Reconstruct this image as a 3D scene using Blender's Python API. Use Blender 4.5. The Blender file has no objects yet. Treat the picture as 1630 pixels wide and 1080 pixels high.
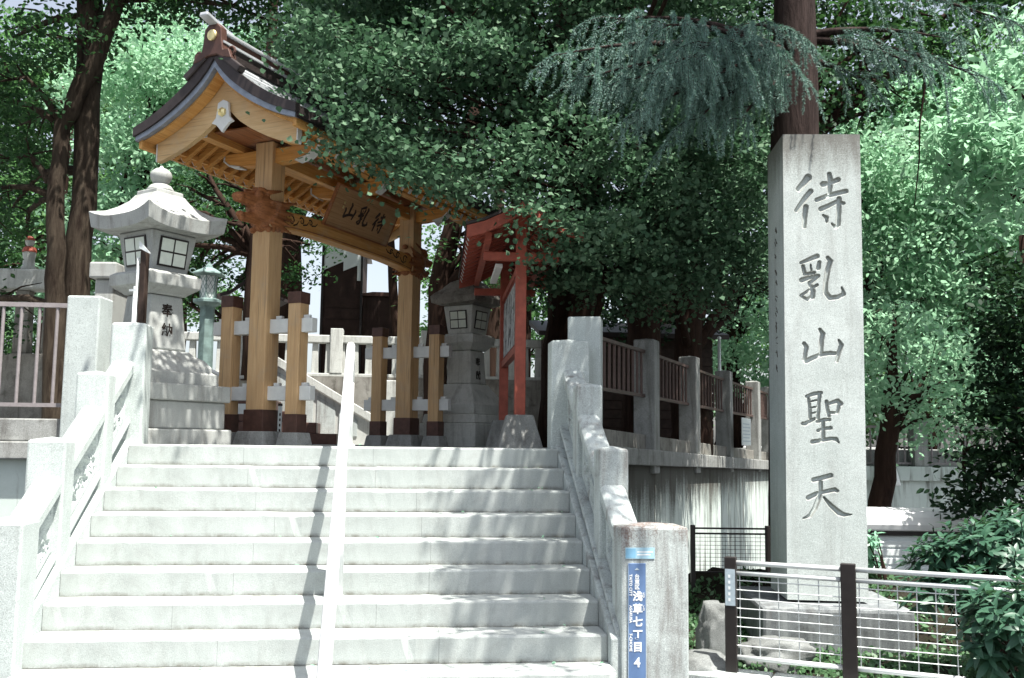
import bpy, bmesh, math, random
import numpy as np
from mathutils import Vector, Matrix, Euler

random.seed(7)
rng = np.random.default_rng(11)
S = bpy.context.scene
COL = S.collection
R = math.radians

# ------------------------------------------------------------------ camera, sky, sun, exposure
cam = bpy.data.cameras.new("camera")
cam.sensor_width = 36.0
cam.lens = 36.0 * 1535 / 1630
cam.clip_start = 0.05
cam.clip_end = 2000
cam_o = bpy.data.objects.new("camera", cam)
COL.objects.link(cam_o)
YAW, PITCH, ROLL = .1118, .1072, .0116
fw = Vector((math.sin(YAW) * math.cos(PITCH), math.cos(YAW) * math.cos(PITCH), math.sin(PITCH)))
r0 = Vector((math.cos(YAW), -math.sin(YAW), 0)); u0 = r0.cross(fw)
rr = r0 * math.cos(ROLL) + u0 * math.sin(ROLL); uu = u0 * math.cos(ROLL) - r0 * math.sin(ROLL)
cam_o.matrix_world = Matrix(((rr.x, uu.x, -fw.x, 0), (rr.y, uu.y, -fw.y, 0), (rr.z, uu.z, -fw.z, 1.778), (0, 0, 0, 1)))
S.camera = cam_o

SUN = Vector((.25, -.30, 1.0)).normalized()          # towards the sun
world = bpy.data.worlds.new("World"); S.world = world; world.use_nodes = True
wn = world.node_tree.nodes; wl = world.node_tree.links
bg = wn["Background"]
sky = wn.new("ShaderNodeTexSky"); sky.sky_type = 'NISHITA'; sky.sun_disc = False
sky.sun_elevation = math.asin(SUN.z); sky.sun_rotation = math.atan2(SUN.x, SUN.y)
sky.air_density = 1.0; sky.dust_density = 2.5; sky.ozone_density = 1.0
hs = wn.new("ShaderNodeHueSaturation"); hs.inputs['Saturation'].default_value = .5
wl.new(sky.outputs[0], hs.inputs['Color']); wl.new(hs.outputs[0], bg.inputs[0]); bg.inputs[1].default_value = 0.08
sl = bpy.data.lights.new("sun", 'SUN'); sl.energy = 4.3; sl.angle = R(.53); sl.color = (1, .965, .90)
so = bpy.data.objects.new("sun", sl); COL.objects.link(so)
so.rotation_euler = (-SUN).to_track_quat('-Z', 'Y').to_euler(); so.location = (10, -10, 30)
S.view_settings.view_transform = 'Standard'; S.view_settings.look = 'None'
S.view_settings.gamma = 1; S.view_settings.use_curve_mapping = False
S.view_settings.exposure = 1.6
S.render.engine = 'CYCLES'
S.cycles.max_bounces = 8; S.cycles.diffuse_bounces = 4; S.cycles.transmission_bounces = 4
S.cycles.transparent_max_bounces = 6
S.cycles.use_denoising = True

# ------------------------------------------------------------------ helpers: objects
def link(name, me, mat=None, parent=None):
    o = bpy.data.objects.new(name, me); COL.objects.link(o)
    if mat is not None:
        me.materials.append(mat)
    if parent is not None:
        o.parent = parent
    return o

def tag(o, label=None, cat=None, group=None, kind=None):
    if label: o['label'] = label
    if cat: o['category'] = cat
    if group: o['group'] = group
    if kind: o['kind'] = kind
    return o

def thing(name, label, cat, loc=(0, 0, 0), rz=0.0, group=None):
    o = bpy.data.objects.new(name, None); COL.objects.link(o)
    o.location = loc; o.rotation_euler = (0, 0, rz)
    o.empty_display_size = .2
    return tag(o, label, cat, group)

def copy_tree(o, parent=None, loc=None, rz=None, label=None, group=None):
    c = o.copy(); COL.objects.link(c); c.parent = parent
    if loc is not None: c.location = loc
    if rz is not None: c.rotation_euler = (0, 0, rz)
    if label: c['label'] = label
    if group: c['group'] = group
    for ch in list(o.children):
        copy_tree(ch, c)
    return c

class MB:
    """collects simple solids into one mesh"""
    def __init__(s): s.v = []; s.f = []
    def add(s, vs, fs):
        n = len(s.v); s.v += [tuple(x) for x in vs]; s.f += [tuple(i + n for i in f) for f in fs]; return s
    def box(s, x0, x1, y0, y1, z0, z1):
        return s.add([(x0, y0, z0), (x1, y0, z0), (x1, y1, z0), (x0, y1, z0), (x0, y0, z1), (x1, y0, z1), (x1, y1, z1), (x0, y1, z1)],
                     [(3, 2, 1, 0), (4, 5, 6, 7), (0, 1, 5, 4), (1, 2, 6, 5), (2, 3, 7, 6), (3, 0, 4, 7)])
    def frustum(s, w0, d0, w1, d1, z0, z1, cx=0, cy=0):
        vs = [(cx + sx * w * .5, cy + sy * d * .5, z) for w, d, z in ((w0, d0, z0), (w1, d1, z1)) for sx, sy in ((-1, -1), (1, -1), (1, 1), (-1, 1))]
        return s.add(vs, [(3, 2, 1, 0), (4, 5, 6, 7), (0, 1, 5, 4), (1, 2, 6, 5), (2, 3, 7, 6), (3, 0, 4, 7)])
    def beam(s, p, q, w, h, up=(0, 0, 1)):
        p = Vector(p); q = Vector(q); d = (q - p).normalized(); up = Vector(up)
        x = d.cross(up)
        if x.length < 1e-4: x = d.cross(Vector((1, 0, 0)))
        x.normalize(); y = x.cross(d)
        vs = [c + x * (sx * w / 2) + y * (sy * h / 2) for c in (p, q) for sx, sy in ((-1, -1), (1, -1), (1, 1), (-1, 1))]
        return s.add(vs, [(0, 1, 2, 3), (7, 6, 5, 4), (1, 0, 4, 5), (2, 1, 5, 6), (3, 2, 6, 7), (0, 3, 7, 4)])
    def tube(s, pts, rad, seg=8, cap=True):
        pts = [Vector(p) for p in pts]; n = len(pts)
        if not hasattr(rad, '__len__'): rad = [rad] * n
        vs = []; x = None
        for i, p in enumerate(pts):
            d = (pts[min(i + 1, n - 1)] - pts[max(i - 1, 0)]).normalized()
            if x is None:
                x = d.orthogonal().normalized()
            else:
                x = (x - d * x.dot(d)).normalized()
            y = d.cross(x)
            vs += [p + (x * math.cos(a) + y * math.sin(a)) * rad[i] for a in [2 * math.pi * k / seg for k in range(seg)]]
        fs = [(i * seg + k, i * seg + (k + 1) % seg, (i + 1) * seg + (k + 1) % seg, (i + 1) * seg + k) for i in range(n - 1) for k in range(seg)]
        if cap: fs += [tuple(range(seg))[::-1], tuple(range((n - 1) * seg, n * seg))]
        return s.add(vs, fs)
    def lathe(s, prof, seg=20, cx=0, cy=0, rot=0.0):
        vs = []; n = len(prof)
        for r, z in prof:
            vs += [(cx + r * math.cos(rot + 2 * math.pi * k / seg), cy + r * math.sin(rot + 2 * math.pi * k / seg), z) for k in range(seg)]
        fs = [(i * seg + k, i * seg + (k + 1) % seg, (i + 1) * seg + (k + 1) % seg, (i + 1) * seg + k) for i in range(n - 1) for k in range(seg)]
        fs += [tuple(range(seg))[::-1], tuple(range((n - 1) * seg, n * seg))]
        return s.add(vs, fs)
    def prism(s, poly, f0, f1):
        """closed polygon (2D) swept between two placement functions 2D -> 3D"""
        n = len(poly); vs = [f0(*p) for p in poly] + [f1(*p) for p in poly]
        fs = [tuple(range(n))[::-1], tuple(range(n, 2 * n))] + [(i, (i + 1) % n, n + (i + 1) % n, n + i) for i in range(n)]
        return s.add(vs, fs)
    def strip(s, top, bot, fa, fb):
        """thick profile strip: top/bot lists of (b, c), placed by fa and fb at both ends"""
        n = len(top); vs = []
        for fn in (fa, fb):
            vs += [fn(*p) for p in top] + [fn(*p) for p in bot]
        o = 2 * n; fs = []
        for i in range(n - 1):
            fs += [(i, i + 1, o + i + 1, o + i), (n + i + 1, n + i, o + n + i, o + n + i + 1), (i + 1, i, n + i, n + i + 1), (o + i, o + i + 1, o + n + i + 1, o + n + i)]
        fs += [(0, o, o + n, n), (n - 1, 2 * n - 1, o + 2 * n - 1, o + n - 1)]
        return s.add(vs, fs)
    def build(s, name, mat, parent=None, bevel=0.0, smooth=False, seg=2):
        me = bpy.data.meshes.new(name); me.from_pydata([tuple(v) for v in s.v], [], s.f)
        bm = bmesh.new(); bm.from_mesh(me); bmesh.ops.recalc_face_normals(bm, faces=bm.faces); bm.to_mesh(me); bm.free()
        if smooth:
            for p in me.polygons: p.use_smooth = True
        o = link(name, me, mat, parent)
        if bevel:
            m = o.modifiers.new("bevel", 'BEVEL'); m.width = bevel; m.segments = seg; m.limit_method = 'ANGLE'; m.angle_limit = R(40)
        return o

def share(o, parent, loc=(0, 0, 0), rot=(0, 0, 0)):
    c = o.copy(); COL.objects.link(c); c.parent = parent; c.location = loc; c.rotation_euler = rot
    return c

def bulk(name, V, K, mat, parent=None):
    """one mesh of N separate K-gons, V has shape (N, K, 3)"""
    N = len(V); me = bpy.data.meshes.new(name)
    me.vertices.add(N * K); me.vertices.foreach_set('co', np.ascontiguousarray(V, dtype=np.float32).ravel())
    me.loops.add(N * K); me.loops.foreach_set('vertex_index', np.arange(N * K, dtype=np.int32))
    me.polygons.add(N); me.polygons.foreach_set('loop_start', np.arange(0, N * K, K, dtype=np.int32))
    me.polygons.foreach_set('loop_total', np.full(N, K, dtype=np.int32))
    me.update(calc_edges=True)
    return link(name, me, mat, parent)

def text_mesh(name, body, size, mat, parent, loc, rot, depth=.002, align='CENTER', sx=1.0, bold=0.0):
    c = bpy.data.curves.new(name, 'FONT'); c.body = body; c.size = size; c.extrude = depth
    c.align_x = align; c.align_y = 'CENTER'; c.offset = bold; c.resolution_u = 3
    t = bpy.data.objects.new(name, c); COL.objects.link(t)
    me = bpy.data.meshes.new_from_object(t.evaluated_get(bpy.context.evaluated_depsgraph_get()))
    bpy.data.objects.remove(t); bpy.data.curves.remove(c)
    me.name = name; me.materials.clear()
    o = link(name, me, mat, parent); o.location = loc; o.rotation_euler = rot; o.scale = (sx, 1, 1)
    return o

# ------------------------------------------------------------------ helpers: materials
class NT:
    def __init__(s, name, rough=.7, spec=.3):
        s.m = bpy.data.materials.new(name); s.m.use_nodes = True
        s.n = s.m.node_tree.nodes; s.l = s.m.node_tree.links
        s.b = s.n["Principled BSDF"]; s.out = s.n["Material Output"]
        s.b.inputs['Roughness'].default_value = rough
        s.b.inputs['Specular IOR Level'].default_value = spec
        s.tc = s.n.new("ShaderNodeTexCoord")
    def coord(s, scale=(1, 1, 1), which='Object'):
        mp = s.n.new("ShaderNodeMapping"); mp.inputs['Scale'].default_value = scale
        s.l.new(s.tc.outputs[which], mp.inputs[0]); return mp.outputs[0]
    def noise(s, scale, detail=4, rough=.55, vec=None, dist=0.0):
        t = s.n.new("ShaderNodeTexNoise"); t.inputs['Scale'].default_value = scale; t.inputs['Detail'].default_value = detail
        t.inputs['Roughness'].default_value = rough; t.inputs['Distortion'].default_value = dist
        s.l.new(vec if vec is not None else s.tc.outputs['Object'], t.inputs['Vector']); return t.outputs[0]
    def ramp(s, fac, a, b, ca=(0, 0, 0), cb=(1, 1, 1)):
        t = s.n.new("ShaderNodeValToRGB"); t.color_ramp.elements[0].position = a; t.color_ramp.elements[1].position = b
        t.color_ramp.elements[0].color = (*ca, 1); t.color_ramp.elements[1].color = (*cb, 1)
        s.l.new(fac, t.inputs[0]); return t.outputs[0]
    def mix(s, fac, a, b, mode='MIX'):
        t = s.n.new("ShaderNodeMix"); t.data_type = 'RGBA'; t.blend_type = mode
        for k, x in ((0, fac), (6, a), (7, b)):
            if isinstance(x, (int, float)): t.inputs[k].default_value = x
            elif isinstance(x, tuple): t.inputs[k].default_value = (*x, 1)
            else: s.l.new(x, t.inputs[k])
        return t.outputs[2]
    def math(s, op, a, b=0.0):
        t = s.n.new("ShaderNodeMath"); t.operation = op
        for k, x in ((0, a), (1, b)):
            if isinstance(x, (int, float)): t.inputs[k].default_value = x
            else: s.l.new(x, t.inputs[k])
        return t.outputs[0]
    def color(s, c):
        if isinstance(c, tuple): s.b.inputs['Base Color'].default_value = (*c, 1)
        else: s.l.new(c, s.b.inputs['Base Color'])
    def bump(s, h, strength=.3, dist=.01):
        t = s.n.new("ShaderNodeBump"); t.inputs['Strength'].default_value = strength; t.inputs['Distance'].default_value = dist
        s.l.new(h, t.inputs['Height']); s.l.new(t.outputs[0], s.b.inputs['Normal'])
    def island(s):
        g = s.n.new("ShaderNodeNewGeometry"); return g.outputs['Random Per Island']

def m_stone(name, c1, c2, speck=.5, stain=.4, stain_col=(.07, .065, .055), streak=.0, streak_col=(.06, .05, .045), bump=.35, scale=1.0):
    m = NT(name, .85, .2)
    big = m.noise(2.2 * scale, 6, .6)
    col = m.mix(m.ramp(big, .35, .7), c1, c2)
    sp = m.noise(190, 2, .5)
    col = m.mix(m.math('MULTIPLY', m.ramp(sp, .52, .62), speck), col, tuple(x * .45 for x in c1))
    sp2 = m.noise(120, 2, .5, m.coord((1, 1, 1.1)))
    col = m.mix(m.math('MULTIPLY', m.ramp(sp2, .58, .66), speck * .7), col, tuple(min(1, x * 1.5) for x in c2))
    if stain:
        st = m.noise(5 * scale, 8, .7, None, .6)
        col = m.mix(m.math('MULTIPLY', m.ramp(st, .52, .72), stain), col, stain_col)
    if streak:
        sk = m.noise(1.0, 7, .65, m.coord((11 * scale, 11 * scale, 1.1 * scale)), .3)
        col = m.mix(m.math('MULTIPLY', m.ramp(sk, .5, .68), streak), col, streak_col)
    m.color(col)
    m.bump(m.math('ADD', m.math('MULTIPLY', big, 2.0), m.math('MULTIPLY', sp, .5)), bump, .01)
    return m.m

def m_wood(name, c1, c2, axis='Z', rough=.6):
    m = NT(name, rough, .3)
    sc = {'X': (1.5, 22, 22), 'Y': (22, 1.5, 22), 'Z': (22, 22, 1.5)}[axis]
    g = m.noise(1.6, 6, .6, m.coord(sc), .8)
    big = m.noise(1.3, 3)
    col = m.mix(m.ramp(g, .35, .68), c1, c2)
    col = m.mix(m.math('MULTIPLY', m.ramp(big, .45, .75), .35), col, tuple(x * .55 for x in c1))
    sc2 = tuple(70 if s > 3 else .9 for s in sc)
    ck = m.noise(1.0, 3, .6, m.coord(sc2), .3)
    col = m.mix(m.math('MULTIPLY', m.ramp(ck, .60, .66), .55), col, tuple(x * .30 for x in c1))
    gp_ = m.noise(2.6, 6, .7, None, .5)
    col = m.mix(m.math('MULTIPLY', m.ramp(gp_, .54, .70), .32), col, (.36, .32, .26))
    m.color(col); m.bump(m.math('ADD', g, m.math('MULTIPLY', ck, -.6)), .25, .004)
    return m.m

def m_plain(name, c, rough=.5, spec=.4, metal=0.0, var=.15, scale=9, bump=.06):
    m = NT(name, rough, spec)
    n = m.noise(scale, 5, .6)
    m.color(m.mix(m.ramp(n, .3, .75), tuple(x * (1 - var) for x in c), tuple(min(1, x * (1 + var)) for x in c)))
    m.b.inputs['Metallic'].default_value = metal
    if bump: m.bump(n, bump, .004)
    return m.m

def m_leaf(name, c1, c2, trans=.4, rough=.45, spec=.35, tcol=None):
    m = NT(name, rough, spec)
    oi = m.n.new("ShaderNodeObjectInfo")
    isl = m.math('FRACT', m.math('ADD', m.island(), oi.outputs['Random']))
    col = m.mix(isl, c1, c2)
    m.color(col)
    tr = m.n.new("ShaderNodeBsdfTranslucent")
    if tcol is None: tcol = tuple(min(1, x * 1.6) for x in c2)
    tr.inputs[0].default_value = (*tcol, 1)
    mx = m.n.new("ShaderNodeMixShader"); mx.inputs[0].default_value = trans
    m.l.new(m.b.outputs[0], mx.inputs[1]); m.l.new(tr.outputs[0], mx.inputs[2]); m.l.new(mx.outputs[0], m.out.inputs[0])
    return m.m

def m_bark(name, c1, c2, sc=6.0):
    m = NT(name, .95, .1)
    n = m.noise(sc, 8, .7, m.coord((2.2, 2.2, .35)), .4)
    n2 = m.noise(2.0, 3)
    col = m.mix(m.ramp(n, .35, .65), c1, c2)
    col = m.mix(m.math('MULTIPLY', m.ramp(n2, .5, .7), .5), col, tuple(x * .6 for x in c2))
    m.color(col); m.bump(n, .8, .04)
    return m.m

STEP = m_stone("step_stone", (.35, .38, .366), (.42, .45, .436), .25, .28, (.21, .21, .195), .14, (.2, .2, .185))
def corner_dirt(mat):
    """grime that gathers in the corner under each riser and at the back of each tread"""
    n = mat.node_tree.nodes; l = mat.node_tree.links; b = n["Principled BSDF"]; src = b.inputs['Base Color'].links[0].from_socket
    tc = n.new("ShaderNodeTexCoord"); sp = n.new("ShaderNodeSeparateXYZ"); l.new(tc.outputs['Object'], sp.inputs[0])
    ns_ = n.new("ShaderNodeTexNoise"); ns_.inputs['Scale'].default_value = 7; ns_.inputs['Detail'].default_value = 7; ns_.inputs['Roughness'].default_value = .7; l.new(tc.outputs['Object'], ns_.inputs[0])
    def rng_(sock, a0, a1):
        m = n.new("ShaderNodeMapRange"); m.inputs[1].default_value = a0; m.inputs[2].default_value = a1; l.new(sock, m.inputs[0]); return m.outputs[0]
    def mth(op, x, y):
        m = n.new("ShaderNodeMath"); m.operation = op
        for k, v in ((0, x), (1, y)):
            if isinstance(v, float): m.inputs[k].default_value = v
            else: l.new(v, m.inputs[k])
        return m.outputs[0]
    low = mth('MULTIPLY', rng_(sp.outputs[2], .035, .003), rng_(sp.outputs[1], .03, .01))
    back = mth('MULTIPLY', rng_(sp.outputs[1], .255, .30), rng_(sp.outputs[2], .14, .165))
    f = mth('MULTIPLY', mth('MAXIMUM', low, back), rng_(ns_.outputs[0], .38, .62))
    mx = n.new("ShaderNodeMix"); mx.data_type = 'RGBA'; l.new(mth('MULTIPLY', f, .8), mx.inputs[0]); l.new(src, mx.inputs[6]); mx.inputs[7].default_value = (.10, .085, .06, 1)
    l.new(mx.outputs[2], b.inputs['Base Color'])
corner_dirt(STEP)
GRAN = m_stone("granite", (.43, .475, .46), (.53, .58, .56), .55, .16, (.13, .135, .13), .18, (.16, .15, .135))
GRANW = m_stone("weathered_granite", (.37, .405, .395), (.51, .56, .545), .5, .42, (.10, .09, .08), .6, (.11, .085, .075))
GRAND = m_stone("dark_granite", (.24, .245, .235), (.36, .37, .355), .5, .55, (.055, .05, .042), .45, (.05, .042, .035))
MOSSY = m_stone("mossy_stone", (.18, .17, .15), (.30, .295, .27), .4, .7, (.045, .04, .032), .5, (.04, .033, .026))
LANT = m_stone("lantern_stone", (.33, .345, .33), (.42, .435, .415), .3, .34, (.13, .125, .11), .45, (.14, .125, .11))
LANTD = m_stone("old_lantern_stone", (.45, .465, .44), (.56, .575, .545), .4, .3, (.08, .072, .06), .4, (.08, .07, .06))
CONC = m_stone("stained_concrete", (.50, .57, .535), (.62, .68, .645), .08, .12, (.15, .15, .13), .85, (.085, .075, .06), .15, .55)
WOODZ = m_wood("post_wood", (.48, .30, .15), (.59, .40, .215), 'Z')
WOODX = m_wood("beam_wood", (.48, .225, .06), (.62, .345, .115), 'X')
WOODY = m_wood("rafter_wood", (.52, .235, .058), (.66, .345, .10), 'Y')
WOODB = m_wood("barge_wood", (.54, .36, .175), (.64, .46, .25), 'Y')
CARVE = m_wood("carved_wood", (.17, .06, .022), (.34, .135, .05), 'X')
PLQ = m_wood("plaque_wood", (.30, .165, .075), (.40, .235, .115), 'X')
WHITE = m_plain("white_paint", (.62, .635, .62), .6, .3, 0, .08, 12)
RAILW = m_plain("rail_white_paint", (.80, .815, .80), .35, .5, 0, .03, 6, .02)
DKBR = m_plain("dark_copper_shoe", (.085, .042, .032), .5, .4, .2, .3, 14)
INK = m_plain("black_ink", (.022, .015, .012), .6, .2, 0, .2)
ROOFM = m_plain("roof_copper", (.46, .48, .50), .42, .5, .25, .18, 7)
ROOFD = m_plain("roof_edge_dark", (.045, .035, .034), .5, .4, .3, .3, 10)
ROOFL = m_plain("roof_edge_grey", (.25, .28, .33), .45, .5, .4, .25, 12)
GOLD = m_plain("gold_crest", (.80, .68, .34), .35, .6, .7, .2, 20)
RED = m_plain("red_paint", (.35, .085, .055), .55, .35, 0, .25, 11, .1)
REDD = m_plain("red_boards", (.20, .036, .026), .65, .25, 0, .3, 11, .1)
PAPER = m_plain("lantern_paper", (.62, .67, .60), .8, .1, 0, .08, 15, .02)
DKWOOD = m_plain("dark_stained_wood", (.04, .026, .02), .7, .25, 0, .35, 12, .1)
BLACK = m_plain("black_metal", (.022, .018, .017), .45, .4, .1, .25, 16)
BROWNM = m_plain("brown_fence_paint", (.10, .066, .057), .5, .35, 0, .2, 16)
PINKM = m_plain("pale_fence_paint", (.25, .225, .225), .5, .35, 0, .15, 16)
STEEL = m_plain("pale_steel", (.68, .71, .70), .35, .5, .25, .06, 20, .02)
VERD = m_plain("verdigris_copper", (.19, .27, .255), .7, .25, .1, .35, 8, .15)
BLUE = m_plain("blue_plate", (.11, .185, .34), .4, .5, 0, .08, 20, .01)
LBLUE = m_plain("pale_blue_sticker", (.36, .56, .66), .5, .4, 0, .12, 30, .01)
STICK = m_plain("sticker_grey", (.42, .5, .55), .5, .4, 0, .15, 40, .01)
PLASTER = m_plain("white_plaster", (.72, .77, .76), .8, .2, 0, .05, 4)
BLKWALL = m_plain("black_boards", (.038, .022, .018), .75, .2, 0, .3, 5, .1)
CLOTH = m_plain("white_cover", (.80, .82, .81), .6, .3, 0, .05, 4, .2)
ROCK = m_stone("garden_rock", (.10, .105, .10), (.27, .285, .28), .4, .6, (.06, .055, .05), 0, (0, 0, 0), .8, .8)
BARK1 = m_bark("grey_brown_bark", (.018, .012, .009), (.066, .052, .038))
BARK2 = m_bark("dark_bark", (.016, .009, .007), (.042, .025, .018))
BARK3 = m_bark("red_brown_bark", (.018, .012, .011), (.058, .041, .037))
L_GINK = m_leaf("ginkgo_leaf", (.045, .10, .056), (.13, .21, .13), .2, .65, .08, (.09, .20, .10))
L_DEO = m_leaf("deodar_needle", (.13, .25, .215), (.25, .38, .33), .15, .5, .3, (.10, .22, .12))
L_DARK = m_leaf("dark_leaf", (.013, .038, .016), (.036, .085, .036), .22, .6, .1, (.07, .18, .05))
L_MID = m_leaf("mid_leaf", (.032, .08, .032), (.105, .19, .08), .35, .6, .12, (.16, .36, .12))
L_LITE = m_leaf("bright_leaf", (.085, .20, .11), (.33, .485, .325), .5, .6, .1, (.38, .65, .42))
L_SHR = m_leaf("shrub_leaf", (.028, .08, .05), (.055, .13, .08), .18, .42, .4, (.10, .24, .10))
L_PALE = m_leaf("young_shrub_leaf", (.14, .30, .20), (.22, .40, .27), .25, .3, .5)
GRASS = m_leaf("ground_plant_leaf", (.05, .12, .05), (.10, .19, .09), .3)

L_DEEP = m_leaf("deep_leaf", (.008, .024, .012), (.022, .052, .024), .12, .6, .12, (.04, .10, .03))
def m_earth():
    m = NT("earth", .95, .1)
    n = m.noise(3, 8, .65); n2 = m.noise(40, 3)
    col = m.mix(m.ramp(n, .4, .65), (.012, .010, .007), (.032, .028, .021))
    col = m.mix(m.ramp(n2, .5, .7), col, (.02, .024, .012))
    m.color(col); m.bump(m.math('ADD', n, n2), .6, .03); return m.m
EARTH = m_earth()
def m_paving():
    m = NT("paving", .9, .2)
    n = m.noise(2, 6, .6); n2 = m.noise(90, 2)
    col = m.mix(m.ramp(n, .35, .7), (.27, .275, .265), (.38, .385, .37))
    m.color(m.mix(m.ramp(n2, .5, .65), col, (.22, .22, .21))); m.bump(n2, .2, .004); return m.m
PAVE = m_paving()
def m_asphalt():
    m = NT("asphalt", .9, .2)
    n = m.noise(120, 2); n2 = m.noise(1.5, 4)
    m.color(m.mix(m.ramp(n, .4, .7), (.04, .04, .042), m.mix(n2, (.06, .06, .06), (.085, .085, .085)))); m.bump(n, .3, .005); return m.m
ASPH = m_asphalt()
# ------------------------------------------------------------------ the setting: ground, terrace, sunken yard
def smooth(x, a, b):
    t = min(1, max(0, (x - a) / (b - a))); return t * t * (3 - 2 * t)
WD = Vector((.49, .872)); WN = Vector((.872, -.49)); W0 = Vector((1.735, 9.107))   # line of the right fence, its outward side
def ground_z(x, y):
    behind = (y - 9.75) + .12 * (x - 3)
    return -.006 - .9 * smooth(behind, 0, 1.2) * smooth(x, 1.7, 2.4)
gm = MB(); xs = [-300, -60, -20, -6, -3] + [1.4 + i * .4 for i in range(30)] + [20, 40, 300]
ys = [-200, -40, -5, 3, 6] + [8.5 + i * .35 for i in range(36)] + [30, 60, 300]
gv = [(x, y, ground_z(x, y) if y < 60 else -.9) for y in ys for x in xs]
nx = len(xs)
gm.add(gv, [(j * nx + i, j * nx + i + 1, (j + 1) * nx + i + 1, (j + 1) * nx + i) for j in range(len(ys) - 1) for i in range(nx - 1)])
tag(gm.build("ground", ASPH, smooth=True), "grey street surface in front of the steps", kind="structure")

tm = MB()
poly = [(-60, 9.32), (-2.5, 9.32), (-2.5, 8.75), (1.42, 8.75), (1.5, 9.05), (7.25, 19.35), (60, 16.5), (60, 120), (-60, 120)]
tm.prism(poly, lambda x, y: (x, y, -1.2), lambda x, y: (x, y, 1.722))
tag(tm.build("terrace", PAVE), "pale paved temple terrace at the head of the steps", kind="structure")

# ------------------------------------------------------------------ steps: every step cut into blocks
NS, SH, SD, XL, XR, Y0, ZL = 10, .173, .30, -2.31, 1.385, 8.57, 1.73
steps = tag(thing("stone_steps", None, None), "broad pale stone steps climbing to the gate", kind="structure")
for k in range(NS):
    top = ZL - k * SH; yf = Y0 - k * SD
    st = tag(bpy.data.objects.new("step", None)); COL.objects.link(st); st.parent = steps; st.location = (0, yf, top - SH)
    cuts = [XL]
    x = XL + random.uniform(.7, 1.5)
    while x < XR - .7:
        cuts.append(x); x += random.uniform(1.0, 1.7)
    cuts.append(XR)
    for a, b in zip(cuts[:-1], cuts[1:]):
        dy = random.uniform(-.002, .002); dz = random.uniform(-.0015, .0015); rn = .016
        n = max(4, int((b - a) / .05)); bk = SD + (.06 if k else .2)
        pr = [(bk, .003), (bk, SH + dz), (dy + rn * 1.6, SH + dz), (dy + rn * .75, SH + dz - rn * .12), (dy + rn * .22, SH + dz - rn * .42), (dy, SH + dz - rn), (dy, .003)]
        vs = []
        from mathutils import noise as mn0
        for i in range(n + 1):
            xx = a + .0007 + (b - a - .0014) * i / n
            for q, (yy, zz) in enumerate(pr):
                w = mn0.noise(Vector((xx * 4, k * 7.3, q * .6))) * .0035 + mn0.noise(Vector((xx * 17, k * 3.1, q * .9))) * .0022
                chip = max(0, mn0.noise(Vector((xx * 7, k * 5.7, 3))) - .42) * .06 if q in (3, 4, 5) else 0
                vs.append((xx, yy + (w + chip if q > 1 else 0), zz - (chip * .8 if q < 6 else 0) + (w * .5 if 1 < q < 6 else 0)))
        m = len(pr)
        fs = [(i * m + q, i * m + q + 1, (i + 1) * m + q + 1, (i + 1) * m + q) for i in range(n) for q in range(m - 1)]
        fs += [(i * m + m - 1, i * m, (i + 1) * m, (i + 1) * m + m - 1) for i in range(n)] + [tuple(range(m)), tuple(range(n * m + m - 1, n * m - 1, -1))]
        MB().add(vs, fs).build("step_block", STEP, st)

# ------------------------------------------------------------------ balustrades
def zn(y): return ZL - (Y0 - y) * SH / SD
def relief_panel(xf, sgn, ya, yb, parent):
    """carved cloud panel; front face towards the steps at xf, sgn = direction of its back"""
    nu, nv = 64, 28; vs = []; fs = []
    from mathutils import noise as mn
    sd = random.uniform(0, 50)
    for j in range(nv + 1):
        for i in range(nu + 1):
            y = ya + (yb - ya) * i / nu; lo = zn(y) + .125; hi = zn(y) + .55
            z = lo + (hi - lo) * j / nv
            e = min(i / nu, 1 - i / nu) * (yb - ya); f = min(j / nv, 1 - j / nv) * .42
            m = smooth(min(e, f), .035, .07)
            p = Vector((y * 11 + sd, z * 11, sd))
            w = mn.noise(p + Vector((mn.noise(p * .7), mn.noise(p * .7 + Vector((9, 0, 0))), 0)) * 1.1)
            ridge = 1 - abs(w) * 3.2
            d = m * (-.026 + .034 * max(0, ridge))
            vs.append((xf - sgn * d, y, z))
    w = nu + 1
    fs += [(j * w + i, j * w + i + 1, (j + 1) * w + i + 1, (j + 1) * w + i) for j in range(nv) for i in range(nu)]
    n = len(vs)
    cs = [0, nu, nv * w + nu, nv * w]
    vs += [(xf + sgn * .09, vs[c][1], vs[c][2]) for c in cs]
    fs += [(n, n + 1, n + 2, n + 3)]
    rims = [[i for i in range(nu + 1)], [j * w + nu for j in range(nv + 1)], [nv * w + i for i in range(nu, -1, -1)], [j * w for j in range(nv, -1, -1)]]
    for k, rim in enumerate(rims):
        fs.append(tuple(rim) + (n + (k + 1) % 4, n + k))
    m = MB(); m.add(vs, fs)
    return m.build("carved_panel", GRANW if sgn > 0 else GRAN, parent)

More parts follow.
